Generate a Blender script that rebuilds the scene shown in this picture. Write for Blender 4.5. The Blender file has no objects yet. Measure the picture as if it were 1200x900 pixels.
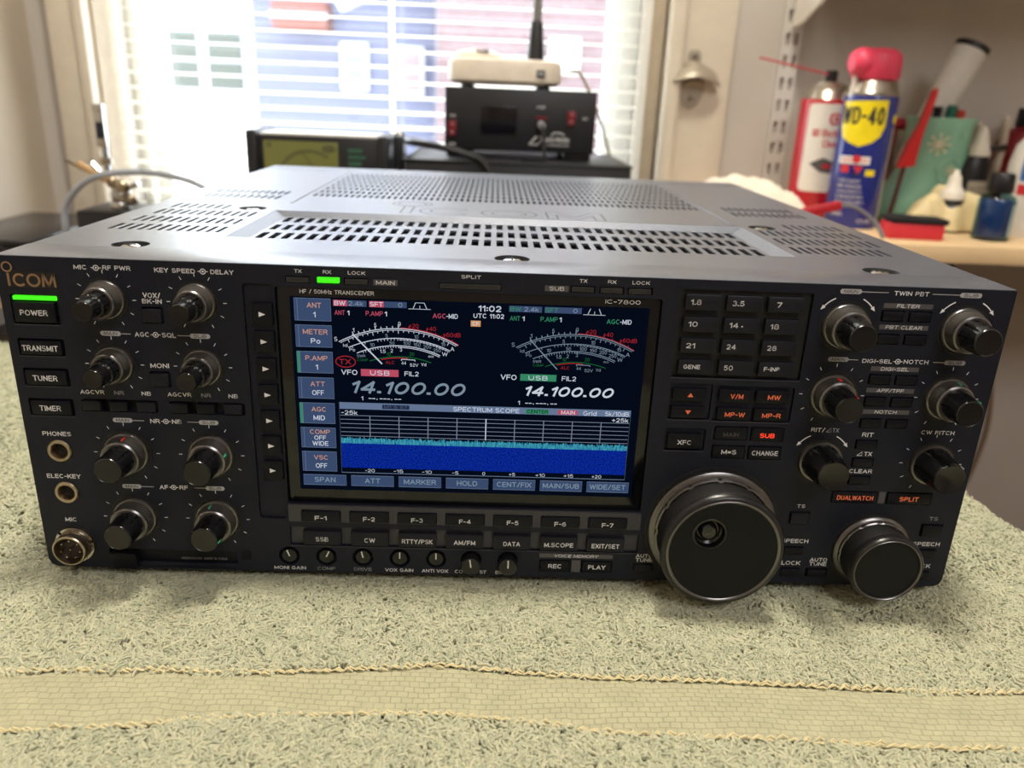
import bpy, bmesh, math, random
import numpy as np
from mathutils import Vector, Matrix
random.seed(7); np.random.seed(7)
PI = math.pi
scene = bpy.context.scene
COL = scene.collection

# ------------------------------------------------------------------ materials
def lin(c):
    return tuple((v/255/12.92 if v/255 <= .04045 else ((v/255+.055)/1.055)**2.4) for v in c)
MATS = {}
def mat(name, rgb, rough=.5, metal=0, var=.06, scale=60, bump=0, bscale=400, emit=0, spec=.5, coat=0, trans=0, sheen=0):
    if name in MATS: return MATS[name]
    m = bpy.data.materials.new(name); m.use_nodes = True
    nt = m.node_tree; n = nt.nodes; l = nt.links
    b = n['Principled BSDF']
    c = lin(rgb)
    b.inputs['Roughness'].default_value = rough
    b.inputs['Metallic'].default_value = metal
    b.inputs['Specular IOR Level'].default_value = spec
    b.inputs['Coat Weight'].default_value = coat; b.inputs['Coat Roughness'].default_value = .25 if name == 'case_grey' else .03
    b.inputs['Transmission Weight'].default_value = trans
    b.inputs['Sheen Weight'].default_value = sheen
    tc = n.new('ShaderNodeTexCoord'); nz = n.new('ShaderNodeTexNoise'); nz.inputs['Scale'].default_value = scale
    nz.inputs['Detail'].default_value = 4
    l.new(tc.outputs['Object'], nz.inputs['Vector'])
    rp = n.new('ShaderNodeValToRGB')
    rp.color_ramp.elements[0].position = .3; rp.color_ramp.elements[1].position = .7
    rp.color_ramp.elements[0].color = (*[max(0, v*(1-var)) for v in c], 1)
    rp.color_ramp.elements[1].color = (*[min(1, v*(1+var)) for v in c], 1)
    l.new(nz.outputs['Fac'], rp.inputs['Fac'])
    if emit:
        b.inputs['Base Color'].default_value = (0, 0, 0, 1)
        l.new(rp.outputs['Color'], b.inputs['Emission Color'])
        b.inputs['Emission Strength'].default_value = emit
    else:
        l.new(rp.outputs['Color'], b.inputs['Base Color'])
    if bump:
        nb = n.new('ShaderNodeTexNoise'); nb.inputs['Scale'].default_value = bscale
        l.new(tc.outputs['Object'], nb.inputs['Vector'])
        bp = n.new('ShaderNodeBump'); bp.inputs['Strength'].default_value = bump; bp.inputs['Distance'].default_value = .001
        l.new(nb.outputs['Fac'], bp.inputs['Height']); l.new(bp.outputs['Normal'], b.inputs['Normal'])
    MATS[name] = m
    return m
def glassy(name, rgb, gloss=.1, tint=.9):
    if name in MATS: return MATS[name]
    m = bpy.data.materials.new(name); m.use_nodes = True
    nt = m.node_tree; n = nt.nodes; l = nt.links
    for x in list(n): n.remove(x)
    o = n.new('ShaderNodeOutputMaterial'); mx = n.new('ShaderNodeMixShader')
    t = n.new('ShaderNodeBsdfTransparent'); g = n.new('ShaderNodeBsdfGlossy'); g.inputs['Roughness'].default_value = .06
    c = lin(rgb); t.inputs['Color'].default_value = (*c, 1)
    mx.inputs['Fac'].default_value = gloss*.6
    l.new(t.outputs[0], mx.inputs[1]); l.new(g.outputs[0], mx.inputs[2]); l.new(mx.outputs[0], o.inputs['Surface'])
    MATS[name] = m
    return m
def paint(name, rgb, e=0):      # flat print / screen colours
    return mat(name, rgb, rough=.6, var=.02, emit=e, spec=0 if e else .5)

# ------------------------------------------------------------------ mesh builder
class MB:
    def __init__(s): s.v = []; s.f = []; s.m = []; s.mats = []; s.sm = []
    def mi(s, m):
        if m not in s.mats: s.mats.append(m)
        return s.mats.index(m)
    def add(s, verts, faces, m, smooth=True, M=None):
        o = len(s.v); i = s.mi(m)
        if M is not None: verts = [M @ Vector(v) for v in verts]
        s.v += [tuple(v) for v in verts]
        for f in faces: s.f.append([o+k for k in f]); s.m.append(i); s.sm.append(smooth)
        return s
    def bm(s, b, m, M=None, smooth=True):
        b.verts.ensure_lookup_table(); b.verts.index_update()
        s.add([v.co.copy() for v in b.verts], [[v.index for v in f.verts] for f in b.faces], m, smooth, M); b.free(); return s
    def box(s, x0, x1, y0, y1, z0, z1, m, bev=0, seg=2, M=None):
        b = bmesh.new(); bmesh.ops.create_cube(b, size=1)
        for v in b.verts:
            v.co = ((x0+x1)/2+v.co.x*(x1-x0), (y0+y1)/2+v.co.y*(y1-y0), (z0+z1)/2+v.co.z*(z1-z0))
        if bev: bmesh.ops.bevel(b, geom=list(b.edges), offset=bev, segments=seg, affect='EDGES', profile=.5)
        return s.bm(b, m, M)
    def lathe(s, prof, m, seg=32, M=None, rfun=None, axis='z', cap0=True, cap1=True):
        V = []; F = []
        n = len(prof)
        for i, (r, h) in enumerate(prof):
            for k in range(seg):
                a = 2*PI*k/seg
                q = r*(rfun(i, k, a) if rfun else 1)
                if axis == 'z': V.append((q*math.cos(a), q*math.sin(a), h))
                else: V.append((q*math.cos(a), -h, q*math.sin(a)))     # 'y': outward is -y
        for i in range(n-1):
            for k in range(seg):
                k2 = (k+1) % seg
                F.append([i*seg+k, i*seg+k2, (i+1)*seg+k2, (i+1)*seg+k])
        if cap0: F.append([k for k in range(seg)][::-1])
        if cap1: F.append([(n-1)*seg+k for k in range(seg)])
        return s.add(V, F, m, True, M)
    def tube(s, pts, r, m, seg=10, caps=True, M=None):
        pts = [Vector(p) for p in pts]; V = []; F = []
        rr = r if hasattr(r, '__len__') else [r]*len(pts)
        up = None
        for i, p in enumerate(pts):
            d = (pts[min(i+1, len(pts)-1)]-pts[max(i-1, 0)]).normalized()
            if up is None:
                up = Vector((0, 0, 1)) if abs(d.z) < .9 else Vector((1, 0, 0))
            a = d.cross(up).normalized(); b = a.cross(d).normalized(); up = b
            for k in range(seg):
                t = 2*PI*k/seg; V.append(p+(a*math.cos(t)+b*math.sin(t))*rr[i])
        for i in range(len(pts)-1):
            for k in range(seg):
                k2 = (k+1) % seg
                F.append([i*seg+k, i*seg+k2, (i+1)*seg+k2, (i+1)*seg+k])
        if caps: F.append(list(range(seg))[::-1]); F.append([(len(pts)-1)*seg+k for k in range(seg)])
        return s.add(V, F, m, True, M)
    def poly(s, pts, m, smooth=False):
        return s.add(pts, [list(range(len(pts)))], m, smooth)
    def build(s, name, parent=None, loc=(0, 0, 0), rot=(0, 0, 0), scale=1, sharp=35):
        me = bpy.data.meshes.new(name)
        me.from_pydata([tuple(c*scale for c in v) for v in s.v], [], s.f)
        for m in s.mats: me.materials.append(m)
        me.polygons.foreach_set('material_index', s.m)
        me.polygons.foreach_set('use_smooth', s.sm)
        me.update()
        b = bmesh.new(); b.from_mesh(me)
        bmesh.ops.recalc_face_normals(b, faces=[f for f in b.faces])
        b.to_mesh(me); b.free()
        me.set_sharp_from_angle(angle=math.radians(sharp))
        return link(name, me, parent, loc, rot)
def link(name, data, parent=None, loc=(0, 0, 0), rot=(0, 0, 0)):
    o = bpy.data.objects.new(name, data); COL.objects.link(o)
    o.location = loc; o.rotation_euler = rot
    if parent is not None: o.parent = parent
    return o
def thing(name, label, cat, loc=(0, 0, 0), rot=(0, 0, 0), group=None):
    o = link(name, None, None, loc, rot); o.empty_display_size = .02
    return tag(o, label, cat, group)
def tag(o, label=None, cat=None, group=None, kind=None):
    if label: o['label'] = label
    if cat: o['category'] = cat
    if group: o['group'] = group
    if kind: o['kind'] = kind
    return o
def struct(name, mb, **k): return tag(mb.build(name, **k), kind='structure')
def dup(o, parent=None, loc=None):
    c = o.copy(); COL.objects.link(c)
    if parent is not None: c.parent = parent
    if loc is not None: c.location = loc
    for ch in list(o.children): dup(ch, c)
    return c
def smooth_path(pts, n=8):
    P = [Vector(p) for p in pts]; P = [P[0]*2-P[1]]+P+[P[-1]*2-P[-2]]; out = []
    for i in range(1, len(P)-2):
        for k in range(n):
            t = k/n; a, b, c, d = P[i-1:i+3]
            out.append(.5*((2*b)+(c-a)*t+(2*a-5*b+4*c-d)*t*t+(3*b-a-3*c+d)*t**3))
    out.append(P[-2]); return out

# ------------------------------------------------------------------ text and plates as meshes
def _e(cx, cy, rx, ry, a0, a1, n=10): return [(cx+rx*math.cos(math.radians(a0+(a1-a0)*k/n)), cy+ry*math.sin(math.radians(a0+(a1-a0)*k/n))) for k in range(n+1)]
GLYPH = {
 'A': (.95, [[(0, 0), (.475, 1), (.95, 0)], [(.17, .32), (.78, .32)]]), 'B': (.8, [[(.45, 0), (0, 0), (0, 1), (.5, 1)]+_e(.5, .765, .26, .235, 90, -90)+[(0, .53)], [(.5, .53)]+_e(.52, .265, .28, .265, 90, -90)+[(.4, 0)]]),
 'C': (.88, [_e(.46, .5, .46, .5, 48, 312, 16)]), 'D': (.85, [[(.4, 0), (0, 0), (0, 1), (.4, 1)]+_e(.4, .5, .45, .5, 90, -90)]), 'E': (.7, [[(.7, 0), (0, 0), (0, 1), (.7, 1)], [(0, .52), (.63, .52)]]),
 'F': (.68, [[(0, 0), (0, 1), (.68, 1)], [(0, .5), (.6, .5)]]), 'G': (.92, [_e(.46, .5, .46, .5, 48, 345, 18)+[(.92, .46), (.52, .46)]]), 'H': (.82, [[(0, 0), (0, 1)], [(.82, 0), (.82, 1)], [(0, .52), (.82, .52)]]),
 'I': (.02, [[(.01, 0), (.01, 1)]]), 'J': (.55, [[(.55, 1), (.55, .27)]+_e(.275, .27, .275, .27, 0, -180)]), 'K': (.82, [[(0, 0), (0, 1)], [(.8, 1), (0, .36)], [(.26, .57), (.84, 0)]]), 'L': (.62, [[(0, 1), (0, 0), (.62, 0)]]),
 'M': (1, [[(0, 0), (0, 1), (.5, .12), (1, 1), (1, 0)]]), 'N': (.84, [[(0, 0), (0, 1), (.84, 0), (.84, 1)]]), 'O': (.98, [_e(.49, .5, .49, .5, 0, 360, 20)]), 'P': (.76, [[(0, 0), (0, 1), (.48, 1)]+_e(.48, .74, .28, .26, 90, -90)+[(0, .48)]]),
 'Q': (.98, [_e(.49, .5, .49, .5, 0, 360, 20), [(.6, .28), (.95, -.02)]]), 'R': (.8, [[(0, 0), (0, 1), (.5, 1)]+_e(.5, .755, .28, .245, 90, -90)+[(0, .51)], [(.5, .5), (.8, 0)]]),
 'S': (.8, [_e(.4, .755, .38, .245, 25, 250, 12)+_e(.4, .265, .4, .265, 80, -155, 12)]), 'T': (.84, [[(0, 1), (.84, 1)], [(.42, 1), (.42, 0)]]), 'U': (.82, [[(0, 1), (0, .38)]+_e(.41, .38, .41, .38, 180, 360)+[(.82, 1)]]),
 'V': (.9, [[(0, 1), (.45, 0), (.9, 1)]]), 'W': (1.3, [[(0, 1), (.32, 0), (.65, .95), (.98, 0), (1.3, 1)]]), 'X': (.85, [[(0, 0), (.85, 1)], [(0, 1), (.85, 0)]]), 'Y': (.85, [[(0, 1), (.425, .45), (.85, 1)], [(.425, .45), (.425, 0)]]), 'Z': (.76, [[(0, 1), (.76, 1), (0, 0), (.76, 0)]]),
 '0': (.74, [_e(.37, .5, .37, .5, 0, 360, 18)]), '1': (.3, [[(0, .77), (.3, 1), (.3, 0)]]), '2': (.7, [_e(.35, .7, .34, .3, 165, -25, 9)+[(0, 0), (.72, 0)]]), '3': (.72, [_e(.35, .755, .3, .245, 150, -80, 9)+_e(.35, .27, .37, .27, 80, -155, 10)]),
 '4': (.78, [[(.58, 0), (.58, 1), (0, .27), (.78, .27)]]), '5': (.72, [[(.65, 1), (.12, 1), (.04, .5)]+_e(.34, .33, .37, .33, 120, -150, 11)]), '6': (.74, [_e(.37, .32, .36, .32, 0, 360, 16), _e(.45, .5, .45, .5, 180, 65, 8)]), '7': (.7, [[(0, 1), (.7, 1), (.22, 0)]]),
 '8': (.74, [_e(.37, .76, .3, .24, 0, 360, 14), _e(.37, .27, .37, .27, 0, 360, 14)]), '9': (.74, [_e(.37, .68, .36, .32, 0, 360, 16), _e(.29, .5, .45, .5, 0, -115, 8)]),
 '.': (.06, [[(.0, .05), (.1, .05)]]), ',': (.06, [[(.03, .08), (0, -.1)]]), '-': (.38, [[(0, .46), (.38, .46)]]), '/': (.5, [[(0, -.05), (.5, 1.05)]]), ':': (.06, [[(0, .15), (.08, .15)], [(0, .65), (.08, .65)]]), '+': (.6, [[(0, .45), (.6, .45)], [(.3, .15), (.3, .75)]]), '=': (.55, [[(0, .6), (.55, .6)], [(0, .3), (.55, .3)]]),
 '&': (.8, [[(.8, 0), (.15, .75)]+_e(.32, .8, .19, .2, 180, -45, 8)+[(.05, .32)]+_e(.3, .24, .27, .24, 180, 340, 7)+[(.8, .45)]]), ' ': (.28, []),
 'k': (.58, [[(0, 0), (0, 1)], [(.52, .68), (0, .25)], [(.18, .4), (.58, 0)]]), 'd': (.66, [[(.66, 0), (.66, 1)], _e(.33, .34, .33, .34, 0, 360, 14)]), 'r': (.36, [[(0, 0), (0, .68)], _e(.3, .38, .3, .3, 180, 70, 6)]), 'i': (.02, [[(.01, 0), (.01, .68)], [(.01, .9), (.01, 1)]]), 'z': (.5, [[(0, .68), (.5, .68), (0, 0), (.5, 0)]]),
 'o': (.66, [_e(.33, .34, .33, .34, 0, 360, 14)]), 'n': (.58, [[(0, 0), (0, .68)], [(0, .3)]+_e(.29, .39, .29, .29, 180, 0, 8)+[(.58, 0)]]), 'e': (.64, [[(0, .36), (.64, .36)]+_e(.32, .34, .32, .34, 0, 310, 12)]), 'c': (.6, [_e(.33, .34, .33, .34, 50, 310, 11)]), 'l': (.02, [[(.01, 0), (.01, 1)]]), 't': (.36, [[(.14, .95), (.14, .12)]+_e(.28, .14, .14, .14, 180, 290, 5), [(0, .68), (.36, .68)]]), 'a': (.62, [_e(.3, .32, .3, .32, 0, 360, 14), [(.62, 0), (.62, .68)]])}
def text_mesh(s, w, h, bold=.02, shear=0, space=1.0):
    """lettering drawn with strokes, fitted to w x h and centred; returns verts and faces"""
    rel = 0; k = 0; lay = []
    for ch in s:
        gw, st_ = GLYPH.get(ch) or GLYPH[ch.upper()]
        lay.append((rel, k, st_)); rel += gw+.17*space; k += 1
    tw = max(rel-.17*space, .02); n = k-1; t = h*(.12+bold*1.7)
    for it in range(4):
        sx = max(.02*h, (w-t*(1+n)-abs(shear)*h)/tw)
        t = h*(.12+bold*1.7)*max(.6, min(1, sx/(h-t)+.12))
    if len(s) == 1 and s in '1I': sx = min(sx, h*.9)
    sz = h-t; half = (tw*sx+n*t)/2
    segs = [[(r0*sx+kk*t+p*sx-half, q) for p, q in pl] for r0, kk, st_ in lay for pl in st_]
    V = []; F = []
    for pl in segs:
        P = [Vector((p+shear*(q-.5)*h, q*sz-sz/2)) for p, q in pl]
        n = len(P)
        for i in range(n-1):
            d = P[i+1]-P[i]
            if d.length < 1e-9: continue
            d.normalize(); nq = Vector((-d.y, d.x))*t/2; ex0 = t*.5 if (i == 0 and n < 9) else t*.14; ex1 = t*.5 if (i == n-2 and n < 9) else t*.14
            if n < 6 and 0 < i: ex0 = t*.35
            if n < 6 and i < n-2: ex1 = t*.35
            if s[0] in '.:': ex0 = ex1 = 0
            a_, b_ = P[i]-d*ex0, P[i+1]+d*ex1; o = len(V)
            V += [tuple(a_+nq), tuple(a_-nq), tuple(b_-nq), tuple(b_+nq)]; F.append([o, o+1, o+2, o+3])
    return V, F
def text(mb, s, cx, cz, w, h, m, y=0, bold=.02, shear=0, M=None, space=1.0):
    V, F = text_mesh(s, w, h, bold, shear, space)
    mb.add([(cx+a, y, cz+b) for a, b in V], F, m, False, M)
def plate(outline, holes, t, plane='xz'):
    """flat plate with real openings, thickness t, from 2D loops; returns verts, faces (2D plane + thickness axis 0..t)"""
    c = bpy.data.curves.new('p', 'CURVE'); c.dimensions = '2D'; c.fill_mode = 'BOTH'; c.extrude = t/2
    for lp in [outline]+holes:
        sp = c.splines.new('POLY'); sp.points.add(len(lp)-1); sp.use_cyclic_u = True
        for p, q in zip(sp.points, lp): p.co = (q[0], q[1], 0, 1)
    o = bpy.data.objects.new('p', c); me = bpy.data.meshes.new_from_object(o)
    V = [(v.co.x, v.co.y, v.co.z+t/2) for v in me.vertices]; F = [list(p.vertices) for p in me.polygons]
    bpy.data.objects.remove(o); bpy.data.curves.remove(c); bpy.data.meshes.remove(me)
    if plane == 'xz': V = [(x, z, y) for x, y, z in V]
    return V, F
def rect(x0, x1, z0, z1, r=0, n=3):
    if r <= 0: return [(x0, z0), (x1, z0), (x1, z1), (x0, z1)]
    P = []
    for cx, cz, a0 in ((x1-r, z0+r, -PI/2), (x1-r, z1-r, 0), (x0+r, z1-r, PI/2), (x0+r, z0+r, PI)):
        for k in range(n+1):
            a = a0+PI/2*k/n; P.append((cx+r*math.cos(a), cz+r*math.sin(a)))
    return P
def circ(cx, cz, r, n=32, a0=0, a1=2*PI):
    return [(cx+r*math.cos(a0+(a1-a0)*k/n), cz+r*math.sin(a0+(a1-a0)*k/n)) for k in range(n)]
def flat(mb, pts, m, y): mb.poly([(x, y, z) for x, z in pts], m)
def line(mb, pts, w, m, y, closed=False):
    """flat stroked line in the xz plane"""
    P = [Vector(p) for p in pts]; n = len(P); V = []; F = []
    for i, p in enumerate(P):
        if closed: d = P[(i+1) % n]-P[i-1]
        else: d = P[min(i+1, n-1)]-P[max(i-1, 0)]
        d.normalize(); q = Vector((-d.y, d.x))*w/2
        V += [(p.x+q.x, y, p.y+q.y), (p.x-q.x, y, p.y-q.y)]
    for i in range(n if closed else n-1):
        j = (i+1) % n; F.append([2*i, 2*i+1, 2*j+1, 2*j])
    mb.add(V, F, m, False)
def arc(cx, cz, r, a0, a1, n=24): return [(cx+r*math.cos(math.radians(a0+(a1-a0)*k/n)), cz+r*math.sin(math.radians(a0+(a1-a0)*k/n))) for k in range(n+1)]

# ------------------------------------------------------------------ palette
M_PANEL = mat('panel_charcoal', (24, 27, 39), spec=.25, rough=.48, var=.05, scale=300, bump=.12, bscale=2500)
M_DARK = mat('recess_black', (12, 12, 15), rough=.6)
M_BTN = mat('button_charcoal', (30, 31, 38), spec=.2, rough=.42, bump=.05, bscale=2500)
M_BTNB = mat('button_black', (17, 18, 25), rough=.4, spec=.2)
M_TRIM = mat('panel_trim_grey', (54, 53, 60), rough=.45, bump=.08, bscale=2500)
M_CASE = mat('case_grey', (100, 105, 118), spec=.8, coat=.35, rough=.36, metal=.45, var=.05, scale=400, bump=.15, bscale=3000)
M_INK = paint('ink_white', (236, 236, 240))
M_INKD = paint('ink_grey', (150, 150, 156))
M_PILL = paint('ink_pill', (180, 180, 184))
M_PBOX = paint('ink_box', (80, 77, 80))
M_PILLT = paint('ink_black', (20, 20, 23))
M_GOLD = mat('logo_gold', (158, 128, 100), rough=.35, metal=.5)
M_ORANGE = paint('legend_orange', (225, 110, 70), .75)
M_RED = paint('legend_red', (255, 70, 45), 1.4)
M_GREEN = mat('lamp_green', (60, 235, 20), emit=1.3, var=.25, scale=1500)
M_KNOB = mat('knob_black', (17, 17, 19), rough=.22, var=.04, spec=.5)
M_KNURL = mat('knurl_dark', (96, 92, 88), rough=.38, metal=.6)
M_RING = mat('ring_gunmetal', (118, 116, 116), rough=.28, metal=.9)
M_CHROME = mat('chrome', (190, 188, 184), rough=.2, metal=1)
M_NICKEL = mat('nickel_warm', (172, 158, 138), rough=.3, metal=1)
M_GLASS = mat('screen_glass', (8, 9, 13), rough=.12, spec=.5, var=.02)

# ================================================================== RADIO (millimetres; front face at y = 0)
MM = .001
radio = thing('radio_transceiver', 'wide black radio transceiver with glowing blue spectrum screen and many knobs on green towel', 'radio', (0, 0, 0))
def rb(mb, name, parent=radio, label=None, loc=(0, 0, 0), kind=None, sharp=35):
    o = mb.build(name, parent, tuple(c*MM for c in loc), scale=MM, sharp=sharp)
    return tag(o, label, None, None, kind)
W2 = 212; H = 146.2; TY = 26.5

# ---- front panel
holes = []; fills = MB()
def hole(x0, x1, z0, z1, r=.8): holes.append(rect(x0, x1, z0, z1, r)); return (x0, x1, z0, z1)
hole(-208.3, -188.9, 117.7, 130.4)
hole(-208.3, -189, 103.8, 111.4); hole(-208.3, -189, 90.2, 98.2); hole(-208.3, -189, 76.4, 84.4)
hole(-154.9, -146.1, 119.6, 126.8, .5); hole(-154.9, -146.1, 91.3, 98.4, .5)
hole(-185.6, -153, 79, 84.8); hole(-147.9, -115.4, 79, 84.8)
hole(-112.6, -99.9, 28.2, 138.2, 2)
hole(-99.4, 62.5, 36.6, 137.4, 1.2)
hole(-99.3, 63, 14.6, 24.4, .5)
for x0, x1 in ((-94.7, -84.5), (-82, -72.2), (-70.6, -60.4), (23.4, 33.7), (35.4, 45.8), (47.3, 57.8)): hole(x0, x1, 139, 142, .3)
hole(-31.4, -5.4, 138.7, 141.4, .3)
hole(69.4, 126, 103.1, 142.2, 1)
hole(69.8, 88.6, 83.5, 100.4, 1); hole(89.6, 124.8, 83.3, 99.8, 1); hole(69.7, 88, 68.4, 79.2, 1)
for z in (74, 64.9): hole(91.6, 106.8, z, z+6.8, .6); hole(108, 123.2, z, z+6.8, .6)
for z in (131.2, 121, 102.6, 92.3, 81.9):
    hole(156.1, 166, z, z+4.8, .5); hole(167.8, 177.9, z, z+4.8, .5)
for z in (71.5, 62.6, 53.7): hole(156.1, 166.3, z, z+4.7, .5)
hole(150, 171.6, 44.1, 50.4, .6); hole(175.8, 197.2, 44.1, 50.4, .6)
hole(132.2, 141.8, 32.5, 39, .5); hole(195.4, 205.8, 27.6, 34.2, .5)
hole(132.5, 141.7, 15.7, 20.4, .5); hole(132.5, 141.9, 4, 8.8, .5); hole(144.7, 155.3, 4, 8.8, .5)
hole(195.6, 205.4, 16, 20.8, .5); hole(195.6, 205, 4, 8.8, .5)
TRIMX = (-100.3, -83.1, -66, -48.8, -31.8, -15.2, 2.1)
for x in TRIMX[:5]: holes.append(circ(x, 8.6, 4.9))
for x in TRIMX[5:]: holes.append(circ(x, 8.6, 4.9))
hole(17, 31.8, 3.4, 9.9, .5); hole(37, 51.7, 3.4, 9.9, .5); hole(61.8, 71.2, 5, 9, .5)
hole(-183.5, -124.6, .9, 10.2, .5)
holes.append(circ(-198.4, 59.6, 5.4)); holes.append(circ(-198.4, 39, 5.4))
out = [(-W2, H-.6), (-W2+.6, H), (W2-.6, H), (W2, H-.6), (W2, 4), (W2-1.2, 1.2), (W2-4, 0), (-W2+4, 0), (-W2+1.2, 1.2), (-W2, 4)]
V, F = plate(out, holes, 4)
fp = MB(); fp.add(V, F, M_PANEL, False)
fp.box(-W2, W2, 4, TY-.6, .2, H, M_PANEL)
fp.box(-W2+.5, W2-.5, 3.9, 4.2, 1, H-1, M_DARK)
# top strip of the panel in case grey
t = MB(); t.box(-W2, W2, .4, TY-.5, H-.05, H+.25, M_CASE, .1)
TOPSTRIP = t
# inner fill plates: shallow recess floors, raised trim strips
fl = fp
fl.box(-112.4, -100.1, 1.3, 4, 28.4, 138, M_PANEL)
fl.box(69.6, 125.8, 1.6, 4, 103.3, 142, M_DARK)
fl.box(70, 88.4, 1.2, 4, 83.7, 100.2, M_PANEL); fl.box(89.8, 124.6, 1.2, 4, 83.5, 99.6, M_PANEL); fl.box(69.9, 87.8, 1.2, 4, 68.6, 79, M_PANEL)
fl.box(-99.1, 62.8, 1.4, 4, 14.8, 24.2, M_TRIM)
fl.box(-208.1, -189.1, 1.6, 4, 117.9, 130.2, M_DARK)
V, F = plate(rect(-99.2, 62.9, 27.6, 36.2, .4), [rect(cx-9.1, cx+9.1, 27.9, 33.9, .5) for cx in [-84.4+21.98*k for k in range(7)]], 2.0)
tr = MB(); tr.add([(x, y-1.2, z) for x, y, z in V], F, M_TRIM, False)
TRIMSTRIP = tr
# bottom lips of recesses, coloured lighter to draw their highlight
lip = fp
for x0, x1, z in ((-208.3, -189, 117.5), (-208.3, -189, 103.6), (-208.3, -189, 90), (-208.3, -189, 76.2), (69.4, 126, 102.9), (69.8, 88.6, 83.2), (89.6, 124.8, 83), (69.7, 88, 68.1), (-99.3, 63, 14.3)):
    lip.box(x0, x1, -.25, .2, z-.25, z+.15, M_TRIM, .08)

# ---- printed lettering
ink = fp; IY = -.06
def T(s, cx, cz, w, h, m=M_INK, bold=.035, y=IY): text(ink, s, cx, cz, w, h, m, y, bold)
def enc(cx, cz, w=3.2):
    line(ink, arc(cx, cz, 1.05, 0, 360, 20), .32, M_INK, IY); flat(ink, circ(cx, cz, .42, 12), M_INK, IY)
    line(ink, [(cx-1.1-w*.3, cz), (cx-1.1, cz)], .3, M_INK, IY); line(ink, [(cx+1.1, cz), (cx+1.1+w*.3, cz)], .3, M_INK, IY)
def pill(s, cx, cz, w=8.5, h=2.1, ln=None, dim=False):
    flat(ink, rect(cx-w/2, cx+w/2, cz-h/2, cz+h/2, h/2-.01, 6), M_PILL if not dim else M_INKD, IY)
    text(ink, s, cx, cz, w*.68, h*.68, M_PILLT, IY-.05, .02, .2)
    if ln: line(ink, [(ln[0], cz), (ln[1], cz)], .3, M_PILL, IY)
def pbox(s, cx, cz, w=21.2, h=2.1, tw=10):
    flat(ink, rect(cx-w/2, cx+w/2, cz-h/2, cz+h/2, .2), M_PBOX, IY); text(ink, s, cx, cz, tw, 1.6, M_INK, IY-.05, .02, .12)
def ticks(cx, cz, r, angs=(150, 120, 90, 60, 30, 0, -30, -60, 180, -120, -150)):
    for a in angs:
        a = math.radians(a)
        line(ink, [(cx+(r-.75)*math.cos(a), cz+(r-.75)*math.sin(a)), (cx+(r+.75)*math.cos(a), cz+(r+.75)*math.sin(a))], .3, M_INK, IY)
XL, XR = -169, -131.8
T('MIC', -177.6, 142.6, 5.3, 1.9); enc(-171.3, 142.5); T('RF PWR', -163, 142.7, 11.3, 1.9)
T('KEY SPEED', -139.5, 142.5, 16.5, 1.9); enc(-128.1, 142.5); T('DELAY', -120.3, 142.5, 9.4, 1.9)
T('VOX/', -150.1, 131.7, 7.1, 2.2); T('BK-IN', -150.2, 129.2, 8.1, 2)
T('MONI', -150.1, 101, 7.9, 2.1)
for z, a, b, aw, bw, l0 in ((114.7, 'AGC', 'SQL', 6.1, 5.8, -160.6), (75.2, 'NR', 'NB', 4.2, 4.1, -159.7), (42.9, 'AF', 'RF', 3.7, 3.7, -159.2)):
    pill('MAIN', -169, z, ln=(-164.7, l0)); pill('SUB', -131.8, z, ln=(-141, -136.1))
    c = -150.3
    T(a, c-2.6-aw/2, z, aw, 2.1); enc(c, z); T(b, c+2.6+bw/2, z, bw, 2.1)
for dx in (0, 37.2):
    T('AGCVR', -180.3+dx, 88, 10.2, 1.9); T('NR', -168.9+dx, 88, 4.1, 1.9, M_INKD); T('NB', -157.3+dx, 88, 4, 1.9)
for z in (129.35, 101.05): ticks(XL, z, 11.65); ticks(XR, z, 11.65)
for z in (59.6, 27.35): ticks(XL, z, 13.7); ticks(XR, z, 13.7)
T('PHONES', -198.5, 67.8, 12.4, 2.1); T('ELEC-KEY', -198.6, 47.1, 14.9, 2.1); T('MIC', -198.6, 25.1, 5.2, 2.1)
# status lamps row
for s, x, w in (('TX', -89.3, 3), ('RX', -77.4, 3.4), ('LOCK', -65.3, 7.1), ('SPLIT', -18.1, 8.2), ('TX', 28.5, 3.2), ('RX', 40.5, 3.5), ('LOCK', 52.6, 7.3)):
    T(s, x, 144.1, w, 1.5)
for s, x, w in (('MAIN', -53.5, 7.6), ('SUB', 17.6, 6.2)):
    flat(ink, rect(x-4.95, x+4.95, 139.2, 141.7, .15), M_PBOX, IY); text(ink, s, x, 140.45, w, 1.75, M_INK, IY-.05, .02)
# trimmers, memory
for s, x, w in (('MONI GAIN', -100.3, 14.7), ('COMP', -83.3, 8.4), ('DRIVE', -66.2, 8.3), ('VOX GAIN', -49.1, 13.2), ('ANTI VOX', -32.2, 12.3), ('CO', -20.9, 3.8), ('ST', -9.5, 3.2), ('BI', -2.2, 2.7)):
    T(s, x, 2.15, w, 1.75, M_INKD if s in ('COMP', 'DRIVE') else M_INK, .015)
flat(ink, rect(16.9, 51.7, 11, 13.2, .1), M_PBOX, IY); text(ink, 'VOICE MEMORY', 34.3, 12.1, 21, 1.6, M_INK, IY-.05, .015, .15)
flat(ink, rect(32.4, 36.5, 3.4, 9.9, .1), M_PBOX, IY)
T('AUTO', 66.6, 13.2, 8, 2); T('TUNE', 66.6, 10.9, 8, 2)
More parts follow.
